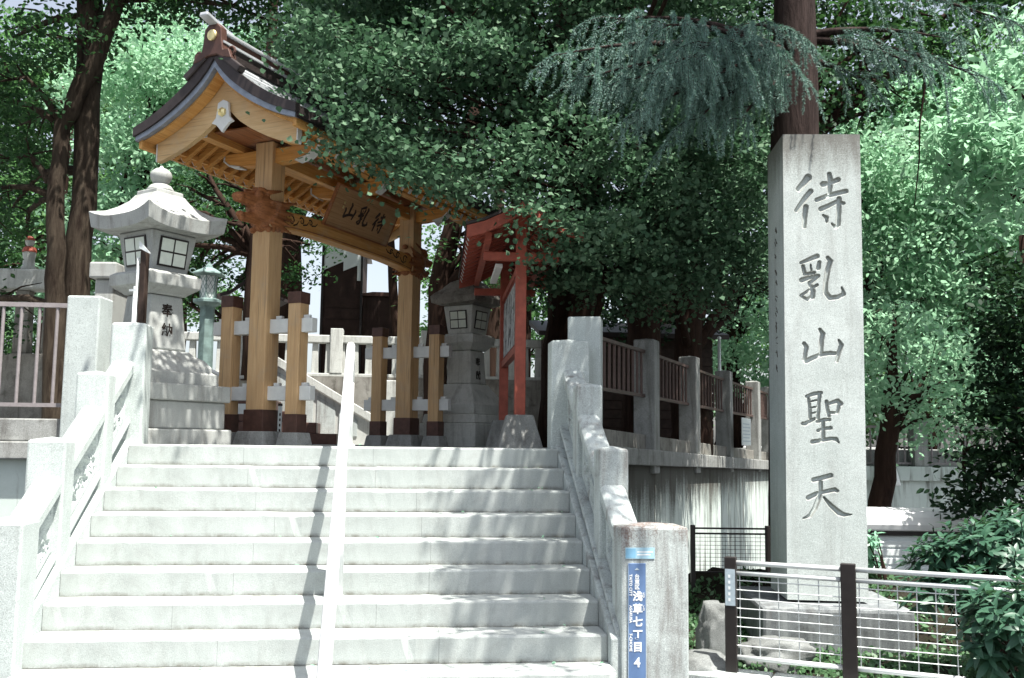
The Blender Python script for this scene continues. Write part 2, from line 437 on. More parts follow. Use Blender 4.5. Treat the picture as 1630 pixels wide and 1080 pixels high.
def balustrade(name, label, xin, s, A, B, C, D, mat, dmat, mats):
    t = thing(name, label, "balustrade")
    # A/B/C/D: (x near steps, x far, y front, y back, z bottom, z top)
    def post(nm, p, m, b=.016):
        x0, x1 = sorted(p[:2]); h = .018
        mb = MB(); mb.box(x0, x1, p[2], p[3], p[4], p[5] - h)
        cx, cy = (x0 + x1) / 2, (p[2] + p[3]) / 2
        mb.v = mb.v[:4] + [(v[0] + (cx - v[0]) * .0, v[1], v[2]) for v in mb.v[4:]]
        q = MB(); q.v = mb.v; q.f = [f for f in mb.f if f != (4, 5, 6, 7)]
        q.v.append((cx, cy, p[5] + .006)); n = len(q.v) - 1
        q.f += [(4, 5, n), (5, 6, n), (6, 7, n), (7, 4, n)]
        return q.build(nm, m, t, bevel=b)
    post("newel_post", A, mats[0]); post("post", B, mats[1]); post("post", C, mats[2]); post("end_post", D, mats[3])
    xo = xin + s * .26
    kb = MB()
    y0, y1 = D[2] + .03, A[2] + .1
    pts = [(y0, 0.0), (y0, zn(y0) + .06), (y1, min(zn(y1), ZL) + .085), (y1, 0.0)]
    xk = XR + .003 if s > 0 else XL - .003
    kb.prism(pts, lambda y, z: (xk, y, z), lambda y, z: (xo + s * .12, y, z))
    kb.build("kerb", dmat, t, bevel=.012)
    kk = MB(); kk.prism([(y0 + .02, zn(y0) + .0605), (y0 + .02, zn(y0) + .105), (y1, zn(y1) + .125), (y1, zn(y1) + .0855)],
                        lambda y, z: (xk + s * .035, y, z), lambda y, z: (xo + s * .1, y, z))
    kk.build("sloping_sill", dmat, t, bevel=.01)
    for hi, lo in ((A, B), (B, C), (C, D)):
        ya, yb = lo[3] - .004, hi[2] + .004
        r = MB(); k1, k0 = .635, .525
        r.prism([(xin + s * .0, 0), (xin + s * .19, 0), (xin + s * .19, .085), (xin + s * .165, .11), (xin + s * .025, .11), (xin + s * .0, .085)],
                lambda x, z: (x, ya, zn(ya) + k0 + z), lambda x, z: (x, yb, zn(yb) + k0 + z))
        r.build("sloping_rail", dmat if s > 0 else mat, t, bevel=.008)
        relief_panel(xin + s * .045, s, ya, yb, t)
    return t
bal_r = balustrade("stone_balustrade", "weathered carved stone balustrade on the right of the steps", 1.45, 1,
    (1.345, 1.70, 8.72, 8.95, 1.60, 2.735), (1.45, 1.665, 7.97, 8.19, 1.2, 2.285), (1.447, 1.667, 7.03, 7.25, .6, 1.757), (1.45, 1.905, 6.33, 6.62, 0, 1.25),
    GRANW, GRANW, (GRAN, GRANW, GRANW, GRANW))
bal_l = balustrade("stone_balustrade", "sunlit white carved stone balustrade on the left of the steps", -2.34, -1,
    (-2.25, -2.55, 8.72, 8.97, 1.60, 2.80), (-2.33, -2.58, 7.98, 8.20, 1.2, 2.31), (-2.33, -2.59, 7.08, 7.30, .6, 1.777), (-2.31, -2.62, 6.34, 6.63, 0, 1.27),
    GRAN, GRAN, (GRAN, GRAN, GRAN, GRAN))

# ------------------------------------------------------------------ white handrail
hr = thing("handrail", "white tubular handrail running up the middle of the steps", "handrail")
def rx(y): return -.362 - .030 * (y - 5)
MB().tube([(rx(4.2), 4.2, zn(4.2) + .85), (rx(8.5), 8.5, zn(8.5) + .85), (rx(8.66), 8.66, zn(8.66) + .835), (rx(8.74), 8.74, zn(8.66) + .77), (rx(8.75), 8.75, 2.3)], .038, 16).build("rail", RAILW, hr, smooth=True)
for y, z0 in ((6.93, ZL - 6 * SH), (8.75, ZL + .0)):
    zt = 2.3 if y > 8 else zn(y) + .85
    MB().tube([(rx(y), y, z0), (rx(y), y, zt)], .037, 16).build("post", RAILW, hr, smooth=True)
    MB().lathe([(.06, z0 + .001), (.06, z0 + .012), (.045, z0 + .02)], 18, rx(y), y).build("foot_flange", RAILW, hr)
MB().tube([(rx(4.45), 4.45, 0), (rx(4.45), 4.45, zn(4.45) + .85)], .037, 12).build("post", RAILW, hr, smooth=True)

# ------------------------------------------------------------------ right retaining wall and its fence
def wl(t, o, z): p = W0 + WD * t + WN * o; return (p.x, p.y, z)
def wsl(t): return -.026 * t
rw = thing("retaining_wall", "pale concrete retaining wall streaked with dark stains right of the steps", "wall")
LEN = 11.6
def sweep(name, mat, o0, o1, zb, zt, t0, t1, parent, slope_b=True, bevel=.0):
    m = MB()
    vs = []
    for t in (t0, t1):
        for o in (o0, o1):
            vs += [wl(t, o, zb + (wsl(t) if slope_b else 0)), wl(t, o, zt + wsl(t))]
    m.add(vs, [(0, 1, 3, 2), (4, 6, 7, 5), (0, 4, 5, 1), (2, 3, 7, 6), (1, 5, 7, 3), (0, 2, 6, 4)])
    return m.build(name, mat, parent, bevel=bevel)
def top_dirt(mat, zlo, zhi, col, amt, sc=(14, 14, 2.2), lo=.95, hi=1.35):
    """dirt washed down from the top edge: noise streaks that thin out below"""
    n = mat.node_tree.nodes; l = mat.node_tree.links; b = n["Principled BSDF"]; src = b.inputs['Base Color'].links[0].from_socket
    tc = n.new("ShaderNodeTexCoord"); sp = n.new("ShaderNodeSeparateXYZ"); l.new(tc.outputs['Object'], sp.inputs[0])
    mp = n.new("ShaderNodeMapping"); mp.inputs['Scale'].default_value = sc; l.new(tc.outputs['Object'], mp.inputs[0])
    ns_ = n.new("ShaderNodeTexNoise"); ns_.inputs['Scale'].default_value = 1; ns_.inputs['Detail'].default_value = 9; ns_.inputs['Roughness'].default_value = .72; l.new(mp.outputs[0], ns_.inputs[0])
    n2 = n.new("ShaderNodeTexNoise"); n2.inputs['Scale'].default_value = 75; n2.inputs['Detail'].default_value = 3; l.new(tc.outputs['Object'], n2.inputs[0])
    mr = n.new("ShaderNodeMapRange"); mr.inputs[1].default_value = zlo; mr.inputs[2].default_value = zhi; l.new(sp.outputs[2], mr.inputs[0])
    ad = n.new("ShaderNodeMath"); ad.operation = 'ADD'; l.new(mr.outputs[0], ad.inputs[0]); l.new(ns_.outputs[0], ad.inputs[1])
    a2 = n.new("ShaderNodeMath"); a2.operation = 'MULTIPLY_ADD'; l.new(n2.outputs[0], a2.inputs[0]); a2.inputs[1].default_value = .5; l.new(ad.outputs[0], a2.inputs[2])
    rp = n.new("ShaderNodeValToRGB"); rp.color_ramp.elements[0].position = 0; rp.color_ramp.elements[1].position = 1; rp.color_ramp.elements[1].color = (amt, amt, amt, 1)
    m2 = n.new("ShaderNodeMapRange"); m2.inputs[1].default_value = lo + .22; m2.inputs[2].default_value = hi + .22; l.new(a2.outputs[0], m2.inputs[0]); l.new(m2.outputs[0], rp.inputs[0])
    mx = n.new("ShaderNodeMix"); mx.data_type = 'RGBA'; l.new(rp.outputs[0], mx.inputs[0]); l.new(src, mx.inputs[6]); mx.inputs[7].default_value = (*col, 1)
    l.new(mx.outputs[2], b.inputs['Base Color']); return mat
CONCW = CONC.copy(); CONCW.name = "streaked_wall_concrete"; top_dirt(CONCW, .35, 1.6, (.05, .042, .034), .9, (5, 5, .5), .95, 1.25)
sweep("wall_face", CONCW, -.25, .14, -1.3, 1.585, -.35, LEN, rw, False)
sweep("coping", GRAND, -.22, .225, 1.588, 1.765, -.3, LEN + .05, rw, True, .012)
sweep("kerb", MOSSY, -.12, .09, 1.768, 1.935, .1, LEN, rw, True, .01)

FP = [(1.735, 9.107), (2.773, 10.808), (3.886, 12.817), (5.167, 15.145), (6.525, 17.488), (7.45, 19.12)]
fence_r = thing("rail_fence", "brown metal rail fence between granite posts on the retaining wall", "fence")
zt, zb = 2.83, 2.325
ang = math.atan2(WD.y, WD.x)
def fpost(p, w, z0, z1, mat, parent, rz):
    m = MB(); h = .022
    m.frustum(w, w, w, w, z0, z1 - h)
    m.f = [f for f in m.f if f != (4, 5, 6, 7)]
    m.v.append((0, 0, z1)); m.f += [(4, 5, 8), (5, 6, 8), (6, 7, 8), (7, 4, 8)]
    o = m.build("stone_post", mat, parent, bevel=.014); o.location = (p[0], p[1], 0); o.rotation_euler = (0, 0, rz); return o
for i, p in enumerate(FP):
    fpost(p, .315 if i == 0 else .245, 1.5 - .05 * i if i else 1.3, 3.0 - (0.0 if i == 0 else .01), GRAN if i == 0 else GRAND, fence_r, ang + (R(14) if i == 0 else 0))
bar0 = None
for i in range(len(FP) - 1):
    a = Vector((*FP[i], 0)); b = Vector((*FP[i + 1], 0)); d = (b - a).normalized()
    a2 = a + d * (.15 if i == 0 else .12); b2 = b - d * .12
    for z in (zt, zb):
        MB().beam(a2 + Vector((0, 0, z)), b2 + Vector((0, 0, z)), .045, .035).build("rail", BROWNM, fence_r)
    n = 11
    for k in range(n):
        q = a2.lerp(b2, (k + .5) / n)
        if bar0 is None:
            bar0 = MB().tube([(0, 0, zb), (0, 0, zt)], .0155, 8).build("bar", BROWNM, fence_r); bar0.location = q
        else:
            share(bar0, fence_r, q)
ns = thing("notice_board", "small white notice fixed low on the brown rail fence", "notice", (5.42, 15.28, 1.78), ang)
MB().box(-.42, .42, -.16, -.145, 0, .44).build("panel", PLASTER, ns)
for k in range(6):
    MB().box(-.36, .36 - .1 * (k % 2), -.163, -.1605, .06 + k * .055, .075 + k * .055).build("printed_line", STICK, ns)

# far end wall, seen right of the pillar
fwall = thing("retaining_wall", "sunlit far retaining wall with fence rails right of the inscribed pillar", "wall")
def fx(x): return 19.30 - .10 * (x - 7.4)
def fbox(name, mat, x0, x1, dy0, dy1, z0, z1, bevel=0):
    m = MB(); m.add([(x0, fx(x0) + dy0, z0), (x1, fx(x1) + dy0, z0), (x1, fx(x1) + dy1, z0), (x0, fx(x0) + dy1, z0),
                     (x0, fx(x0) + dy0, z1), (x1, fx(x1) + dy0, z1), (x1, fx(x1) + dy1, z1), (x0, fx(x0) + dy1, z1)],
                    [(3, 2, 1, 0), (4, 5, 6, 7), (0, 1, 5, 4), (1, 2, 6, 5), (2, 3, 7, 6), (3, 0, 4, 7)])
    return m.build(name, mat, fwall, bevel=bevel)
fbox("wall_face", CONC, 7.5, 22, -.1, .25, -1.3, 1.095)
fbox("coping", CONC, 7.5, 22, -.2, .25, 1.098, 1.39, .012)
fbox("rail", PINKM, 7.6, 20, -.02, .03, 1.43, 1.47); fbox("rail", PINKM, 7.6, 20, -.02, .03, 2.17, 2.22)
br = MB().tube([(0, 0, 1.47), (0, 0, 2.17)], .02, 8).build("bar", PINKM, fwall); br.location = (7.8, fx(7.8), 0)
for k in range(1, 48):
    share(br, fwall, (7.8 + k * .14, fx(7.8 + k * .14), 0))
fp = MB().box(-.15, .15, -.14, .14, 1.39, 2.35).build("stone_post", GRAND, fwall, bevel=.012); fp.location = (10.6, fx(10.6), 0)
share(fp, fwall, (13.4, fx(13.4), 0))

# ------------------------------------------------------------------ left wall and fence
lw = thing("retaining_wall", "dark stone retaining wall with two ledges left of the steps", "wall")
MB().box(-12, -2.66, 9.16, 9.4, -.5, 1.58).build("wall_face", CONC, lw)
MB().box(-12, -2.66, 9.05, 9.4, 1.583, 1.74).build("coping", GRAND, lw, bevel=.012)
MB().box(-12, -2.68, 9.14, 9.35, 1.743, 1.945).build("kerb", GRAND, lw, bevel=.012)
fence_l = thing("rail_fence", "pale painted metal rail fence beside the left stone post", "fence")
fpost((-2.89, 9.215), .30, 1.60, 3.085, GRAN, fence_l, R(-6))
fpost((-5.2, 9.18), .25, 1.74, 3.05, GRAND, fence_l, 0)
for z, w in ((2.985, .04), (2.07, .035)):
    MB().box(-5.08, -3.02, 9.18, 9.22, z - w / 2, z + w / 2).build("rail", PINKM, fence_l)
b0 = MB().tube([(0, 0, 2.07), (0, 0, 2.985)], .0155, 8).build("bar", PINKM, fence_l); b0.location = (-3.17, 9.2, 0)
for k in range(1, 12): share(b0, fence_l, (-3.17 - .157 * k, 9.2, 0))
# ------------------------------------------------------------------ incised characters: groove field from brush strokes
GLYPHS = [[[[0.212,4.127,0.0362],[0.186,4.09,0.0316],[0.132,4.025,0.0277]],[[0.232,4.004,0.025],[0.183,3.94,0.0277],[0.106,3.832,0.0198]],[[0.188,3.865,0.025],[0.176,3.784,0.0237],[0.171,3.686,0.0184]],[[0.396,4.16,0.0211],[0.405,4.095,0.0277],[0.392,3.987,0.0198]],[[0.339,4.068,0.0277],[0.394,4.075,0.0198],[0.47,4.109,0.025]],[[0.283,3.926,0.0211],[0.392,3.97,0.0224],[0.536,4.006,0.0237]],[[0.318,3.845,0.025],[0.39,3.878,0.0211],[0.456,3.912,0.0198],[0.514,3.898,0.0165]],[[0.476,3.939,0.0231],[0.47,3.817,0.0224],[0.461,3.709,0.0237],[0.441,3.682,0.0184],[0.409,3.716,0.0092]],[[0.336,3.791,0.0105],[0.364,3.77,0.0198],[0.364,3.733,0.0119]]],[[[0.135,3.366,0.0146],[0.205,3.396,0.0204],[0.274,3.425,0.0245]],[[0.152,3.337,0.0175],[0.162,3.283,0.0186]],[[0.218,3.348,0.0093],[0.223,3.301,0.0093]],[[0.293,3.372,0.0175],[0.283,3.319,0.021]],[[0.162,3.266,0.0152],[0.249,3.28,0.0152]],[[0.138,3.212,0.0245],[0.202,3.236,0.021],[0.282,3.254,0.0163]],[[0.282,3.248,0.0146],[0.212,3.189,0.021]],[[0.206,3.189,0.0192],[0.234,3.118,0.0221],[0.226,3.065,0.0233],[0.186,3.048,0.0163]],[[0.13,3.077,0.0152],[0.188,3.118,0.0128],[0.269,3.171,0.0152]],[[0.13,3.074,0.0128],[0.186,3.042,0.0152]],[[0.366,3.413,0.0186],[0.388,3.384,0.0233],[0.364,3.307,0.0233],[0.344,3.201,0.021],[0.34,3.107,0.0233],[0.375,3.06,0.0233],[0.444,3.066,0.021],[0.496,3.095,0.0198],[0.479,3.154,0.0082]]],[[[0.283,2.785,0.0142],[0.308,2.745,0.0228],[0.296,2.689,0.0213],[0.289,2.578,0.0193]],[[0.147,2.658,0.0182],[0.167,2.628,0.0203],[0.155,2.567,0.0182],[0.149,2.517,0.0182]],[[0.165,2.507,0.0243],[0.224,2.537,0.0213],[0.299,2.568,0.0213],[0.368,2.578,0.0193],[0.412,2.576,0.0182]],[[0.442,2.692,0.0101],[0.463,2.65,0.0213],[0.442,2.589,0.0193],[0.42,2.508,0.0142]]],[[[0.16,2.202,0.0152],[0.226,2.226,0.0195],[0.279,2.233,0.0182]],[[0.173,2.19,0.0134],[0.183,2.106,0.0152],[0.184,2.017,0.0152]],[[0.27,2.221,0.017],[0.26,2.137,0.0152],[0.251,2.017,0.017]],[[0.195,2.16,0.0085],[0.243,2.172,0.0085]],[[0.194,2.106,0.0085],[0.248,2.116,0.0085]],[[0.193,2.058,0.0085],[0.247,2.068,0.0085]],[[0.121,1.968,0.017],[0.144,1.968,0.0195],[0.221,2.011,0.0146]],[[0.325,2.161,0.017],[0.332,2.096,0.017],[0.345,2.036,0.0152]],[[0.348,2.144,0.0152],[0.419,2.168,0.0207],[0.442,2.144,0.0243]],[[0.43,2.126,0.017],[0.417,2.072,0.0134]],[[0.34,2.066,0.0122],[0.416,2.067,0.0122]],[[0.245,1.987,0.0146],[0.298,2.003,0.017],[0.345,2.006,0.0182]],[[0.294,1.988,0.017],[0.291,1.845,0.017]],[[0.249,1.91,0.0158],[0.296,1.928,0.0146],[0.355,1.935,0.0182]],[[0.2,1.814,0.0207],[0.27,1.827,0.0182],[0.364,1.846,0.017],[0.4,1.84,0.0195],[0.422,1.811,0.0073]]],[[[0.202,1.492,0.0212],[0.261,1.506,0.0234],[0.347,1.532,0.0223]],[[0.156,1.34,0.0234],[0.221,1.374,0.0212],[0.28,1.391,0.019],[0.377,1.414,0.0201],[0.398,1.403,0.0156]],[[0.261,1.477,0.019],[0.259,1.39,0.0212],[0.237,1.326,0.0212],[0.208,1.255,0.0212],[0.163,1.19,0.0184],[0.11,1.168,0.0078]],[[0.284,1.348,0.01],[0.342,1.279,0.0212],[0.409,1.221,0.0268],[0.447,1.206,0.0201],[0.511,1.209,0.0056]]]]

def groove(us, vs, strokes, depth):
    """depth field on grid us x vs from round-ended strokes [(u, v, r), ...]"""
    U, V = np.meshgrid(us, vs); H = np.zeros_like(U)
    for st in strokes:
        for (u0_, v0_, q0), (u1_, v1_, q1) in zip(st[:-1], st[1:]):
            dx, dy = u1_ - u0_, v1_ - v0_; L = dx * dx + dy * dy + 1e-9
            t = np.clip(((U - u0_) * dx + (V - v0_) * dy) / L, 0, 1)
            d = np.hypot(U - (u0_ + t * dx), V - (v0_ + t * dy)); r = q0 + t * (q1 - q0)
            g = np.clip((r - d) / (r * .45), 0, 1)
            H = np.maximum(H, depth * g * (.75 + .25 * np.clip((r - d) / r, 0, 1)))
    return H
def carved_block(name, mat, parent, w, d, h, strokes, depth, step, attr="groove", z0=0.0, outline=False):
    """solid w x d x h block whose front (-y) face is a fine grid cut by the strokes (u from left edge, v height)"""
    nu, nv = int(w / step), int(h / step)
    us = np.linspace(0, w, nu + 1); vs = np.linspace(0, h, nv + 1)
    H = groove(us, vs, strokes, depth); U, V = np.meshgrid(us, vs)
    co = np.stack([U - w / 2, -d / 2 + H, V + z0], -1).reshape(-1, 3)
    n = len(co); k = nu + 1
    co = np.vstack([co, [[-w / 2, d / 2, z0], [w / 2, d / 2, z0], [w / 2, d / 2, z0 + h], [-w / 2, d / 2, z0 + h]]])
    fs = [(j * k + i, j * k + i + 1, (j + 1) * k + i + 1, (j + 1) * k + i) for j in range(nv) for i in range(nu)]
    fs.append((n + 1, n, n + 3, n + 2))
    fs.append(tuple(range(nu, -1, -1)) + (n, n + 1))
    fs.append(tuple(nv * k + i for i in range(nu + 1)) + (n + 2, n + 3))
    fs.append(tuple(j * k for j in range(nv + 1)) + (n + 3, n))
    fs.append(tuple(j * k + nu for j in range(nv, -1, -1)) + (n + 1, n + 2))
    me = bpy.data.meshes.new(name); me.from_pydata(co.tolist(), [], fs); me.update()
    at = me.attributes.new(attr, 'FLOAT', 'POINT')
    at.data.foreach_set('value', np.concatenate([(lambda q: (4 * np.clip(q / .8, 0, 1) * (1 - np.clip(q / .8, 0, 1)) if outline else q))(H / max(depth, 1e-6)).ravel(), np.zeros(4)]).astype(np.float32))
    return link(name, me, mat, parent)
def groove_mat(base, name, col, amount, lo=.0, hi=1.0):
    """the same stone or wood with painted edge shade or ink in the cut strokes"""
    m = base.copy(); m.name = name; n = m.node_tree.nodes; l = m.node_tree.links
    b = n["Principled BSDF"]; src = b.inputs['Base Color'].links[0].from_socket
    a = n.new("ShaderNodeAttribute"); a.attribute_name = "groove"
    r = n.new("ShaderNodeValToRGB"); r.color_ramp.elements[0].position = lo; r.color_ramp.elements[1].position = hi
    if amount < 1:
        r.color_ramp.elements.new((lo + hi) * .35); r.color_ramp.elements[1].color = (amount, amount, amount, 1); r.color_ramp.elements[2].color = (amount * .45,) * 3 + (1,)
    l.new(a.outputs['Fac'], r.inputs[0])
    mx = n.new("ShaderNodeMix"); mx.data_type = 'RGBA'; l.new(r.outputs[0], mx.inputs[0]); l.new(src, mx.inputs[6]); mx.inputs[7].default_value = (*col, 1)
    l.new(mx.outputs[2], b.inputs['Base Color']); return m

# ------------------------------------------------------------------ inscribed stone pillar
PW, PH = .67, 4.03
pl = thing("stone_pillar", "tall square granite pillar cut with five large vertical characters", "pillar", (3.661 - .02, 8.257, .49), R(-10))
PILLM = m_stone("pillar_granite", (.45, .495, .475), (.56, .605, .585), .5, .12, (.2, .2, .19), .32, (.22, .22, .205))
top_dirt(PILLM, 3.25, 4.0, (.12, .11, .095), .8, (11, 11, 1.6), 1.0, 1.5)
sts = [[(u + .0093 * (4.52 - z), z - .49, r) for u, z, r in s] for g in GLYPHS for s in g]
sh = carved_block("shaft", groove_mat(PILLM, "pillar_granite_cut", (.14, .115, .085), .55), pl, PW, PW, PH, sts, .032, .0052, outline=True)  # outline tint puts the shading of the cut edges into the colour
sh.rotation_euler = (0, R(.5), 0)
# small running inscription on the shaded left face
rs = np.random.default_rng(3)
side = MB()
for k in range(11):
    z = 3.25 - k * .125 - (.02 if k > 3 else 0)
    for q in range(3):
        y = -.02 + rs.uniform(-.03, .03); zz = z + rs.uniform(-.035, .035); a = rs.uniform(-.5, .9)
        dy, dz = .026 * math.cos(a), .030 * math.sin(a) + .012
        side.beam((-PW / 2 - .001, y - dy, zz - dz), (-PW / 2 - .001, y + dy, zz + dz), .004, .008, (1, 0, 0))
so_ = side.build("side_inscription", m_plain("inscription_shadow", (.12, .105, .09), .9, .1), pl); so_.rotation_euler = (0, R(.5), 0)
MB().box(-.60, .62, -.62, .6, -.62, -.02).build("plinth", m_stone("plinth_stone", (.12, .13, .135), (.23, .25, .255), .5, .75, (.04, .036, .032), .35, (.40, .42, .41)), pl, bevel=.03)

ENDM = GRANW.copy(); ENDM.name = "end_post_granite"; top_dirt(ENDM, .5, 1.45, (.14, .09, .075), .85, (7, 7, 1.2), 1.16, 1.38)
for o in bal_r.children:
    if o.name.startswith("end_post"): o.data.materials[0] = ENDM
# ------------------------------------------------------------------ address plate and sticker on the right end post
ap = thing("address_plate", "narrow blue street address plate with white vertical lettering on the end post", "sign", (1.553, 6.328, .2))
MB().box(-.061, .061, -.006, 0, -.35, .80).build("plate", BLUE, ap, bevel=.004)
MB().box(-.061, -.058, -.0075, -.0062, -.35, .80).build("rim", STICK, ap); MB().box(.058, .061, -.0075, -.0062, -.35, .80).build("rim", STICK, ap)
LET = m_plain("white_lettering", (.82, .85, .85), .5, .3, 0, .02, 5, 0)
fr = (R(90), 0, 0)
def T(s, size, x, z, rot=fr, bold=0.0, sx=1.0): text_mesh("lettering", s, size, LET, ap, (x, -.0075, z), rot, .0008, 'CENTER', sx, bold)
for i, ch in enumerate("台東区"): T(ch, .034, .0, .712 - i * .033, fr, .001)
for ch, z in zip("浅草七丁目", (.585, .503, .422, .34, .262)): T(ch, .067, .004, z, fr, .0022)
T("4", .085, .0, .165, fr, .002)
rv = (R(90), R(90), 0)
T("TAITO CITY", .026, -.043, .66, rv, .0008, 1.0); T("ASAKUSA", .026, -.043, .475, rv, .0008); T("7-CHOME", .026, -.043, .295, rv, .0008)
for ch, z in (("あ", .602), ("さ", .585), ("く", .52), ("さ", .503)): T(ch, .018, .044, z, fr, .0004)
MB().prism([(-.016, .757), (.016, .757), (0, .772)], lambda x, z: (x, -.0062, z), lambda x, z: (x, -.0075, z)).build("emblem", STICK, ap)
sk = thing("sticker", "pale blue rectangular sticker above the blue address plate", "sticker", (1.575, 6.328, 1.065))
MB().box(-.098, .098, -.003, 0, -.036, .036).build("film", LBLUE, sk)
MB().box(-.094, -.03, -.0036, -.0031, -.030, .030).build("printed_block", m_plain("sticker_blue", (.22, .45, .62), .5, .3), sk)
MB().box(-.02, .086, -.0036, -.0031, .004, .012).build("printed_line", LET, sk); MB().box(-.02, .07, -.0036, -.0031, -.014, -.006).build("printed_line", LET, sk)

# ------------------------------------------------------------------ street guard fence in front of the pillar
gf = thing("guard_fence", "low street fence of white rails and wire grid between black posts", "fence", (2.415, 6.975, 0), math.atan2(-.405, .70))
BAY = .815
for k in (0, 1, 3.2):
    x = k * BAY; w = .042 if k != 1 else .05
    MB().box(x - w, x + w, -.03, .03, .05, .965).build("post", BLACK, gf, bevel=.006)
for x0, x1, xm in ((.043, BAY - .043, BAY - .043), (BAY + .05, 3.2 * BAY - .043, 1.86 * BAY)):
    for z, r, xe in ((.925, .018, x1), (.852, .017, x1), (.255, .018, xm + .02)):
        MB().tube([(x0 - .004, 0, z), (xe + .004, 0, z)], r, 12).build("rail", STEEL, gf, smooth=True)
    wv = MB().tube([(0, .004, .258), (0, .004, .85)], .0042, 6).build("wire", STEEL, gf); wv.location = (x0 + .02, 0, 0)
    for q in range(1, 6): share(wv, gf, (x0 + .02 + q * (xm - x0 - .04) / 5, random.uniform(-.001, .001), 0), (0, random.uniform(-.004, .004), 0))
    wh = MB().tube([(x0, -.004, 0), (xm, -.004, 0)], .0042, 6).build("wire", STEEL, gf); wh.location = (0, 0, .80)
    for q in range(1, 8): share(wh, gf, (0, 0, .80 - q * .066 + random.uniform(-.002, .002)))
fs_ = thing("label", "pale rectangular label on the first black fence post", "label", (2.415, 6.975, 0), math.atan2(-.405, .70))
MB().box(-.036, .036, -.0335, -.0305, .62, .88).build("film", STICK, fs_)
for q in range(5): MB().box(-.014, .002, -.0345, -.0337, .65 + q * .042, .672 + q * .042).build("printed_mark", LET, fs_)

# low black fence at the back of the planting bed
bf = thing("wire_fence", "low black wire fence against the stained retaining wall", "fence", (2.824, 9.243, 0), math.atan2(-.08, .72))
for x in (0, .725, 1.45): MB().box(x - .022, x + .022, -.02, .02, .25, 1.005).build("post", BLACK, bf, bevel=.004)
for x0 in (.022, .747):
    x1 = x0 + .681
    for z in (.975, .925, .56): MB().tube([(x0, 0, z), (x1, 0, z)], .009, 8).build("rail", BLACK, bf)
    g = MB()
    for q in range(15): g.tube([(x0 + q * (x1 - x0) / 14, 0, .56), (x0 + q * (x1 - x0) / 14, 0, .925)], .0022, 5)
    for q in range(9): g.tube([(x0, .003, .585 + q * .038), (x1, .003, .585 + q * .038)], .0022, 5)
    tag(g.build("wire_mesh", BLACK, bf), kind="stuff")

# planting bed, kerb, rocks
bed = MB(); FD = Vector((.866, -.5)); FN = Vector((.5, .866)); F0 = Vector((2.415, 6.975))
from mathutils import noise as mn
nu, nv = 40, 26; bv = []
for j in range(nv + 1):
    for i in range(nu + 1):
        p = F0 + FD * (-.9 + 4.4 * i / nu) + FN * (.1 + 3.2 * j / nv)
        p.x = max(p.x, 1.93)
        z = .10 + .44 * smooth(j / nv, .42, .80) + .25 * smooth(1.0 - (p.x - 1.9), 0, .7) * smooth(j / nv, .1, .5) * (1 - smooth(j / nv, .42, .8)) + .05 * mn.noise(Vector((p.x * 3, p.y * 3, 0))) + .02 * mn.noise(Vector((p.x * 11, p.y * 11, 0)))
        if p.y > 9.45: p.y = 9.45 + (p.y - 9.45) * .1
        if j == nv: z = -1
        bv.append((p.x, p.y, z))
bed.add(bv, [(j * (nu + 1) + i, j * (nu + 1) + i + 1, (j + 1) * (nu + 1) + i + 1, (j + 1) * (nu + 1) + i) for j in range(nv) for i in range(nu)])
tag(bed.build("planting_bed", EARTH, smooth=True), "brown earth planting bed behind the street fence", kind="structure")
kb = tag(thing("kerb", None, None, (2.415, 6.975, 0), math.atan2(-.405, .70)), "pale concrete kerb under the street fence", kind="structure")
for k in range(6):
    x = -.34 + k * .62
    MB().box(x + .004, x + .616, -.16, .13, -.03, .155 + random.uniform(-.006, .006)).build("kerb_stone", GRANW, kb, bevel=.018)
def rock(name, label, loc, size, sd, group=None):
    bm = bmesh.new(); bmesh.ops.create_icosphere(bm, subdivisions=4, radius=1)
    for v in bm.verts:
        p = v.co.copy(); n = mn.noise(p * 1.3 + Vector((sd, 0, 0))) * .42 + mn.noise(p * 3.1 + Vector((sd, 5, 0))) * .16 + (abs(mn.noise(p * 4.5 + Vector((sd, 1, 3)))) - .2) * .22 + mn.noise(p * 11 + Vector((sd, 5, 3))) * .05
        q = p * (1 + n)
        for ax in range(3): q[ax] = math.copysign(min(abs(q[ax]), .86 + .1 * mn.noise(Vector((sd, ax, 2)))), q[ax])
        v.co = Vector((q.x * size[0], q.y * size[1], q.z * size[2]))
    me = bpy.data.meshes.new(name); bm.to_mesh(me); bm.free()
    for p in me.polygons: p.use_smooth = True
    o = link(name, me, ROCK); o.location = loc; return tag(o, label, "rock", group)
rock("rock", "pale rounded boulder at the foot of the first black fence post", (2.24, 7.16, .10), (.26, .2, .17), 3.1, "rocks in the planting bed")
rock("rock", "upright grey rock leaning behind the first black fence post", (2.47, 7.5, .30), (.16, .16, .3), 8.7, "rocks in the planting bed")
rock("rock", "low broad rock in front of the pillar plinth", (2.86, 7.3, .18), (.32, .2, .16), 14.2, "rocks in the planting bed")
rock("rock", "mossy dark rock by the side of the right end post", (2.12, 7.75, .28), (.14, .16, .14), 21.9, "rocks in the planting bed")

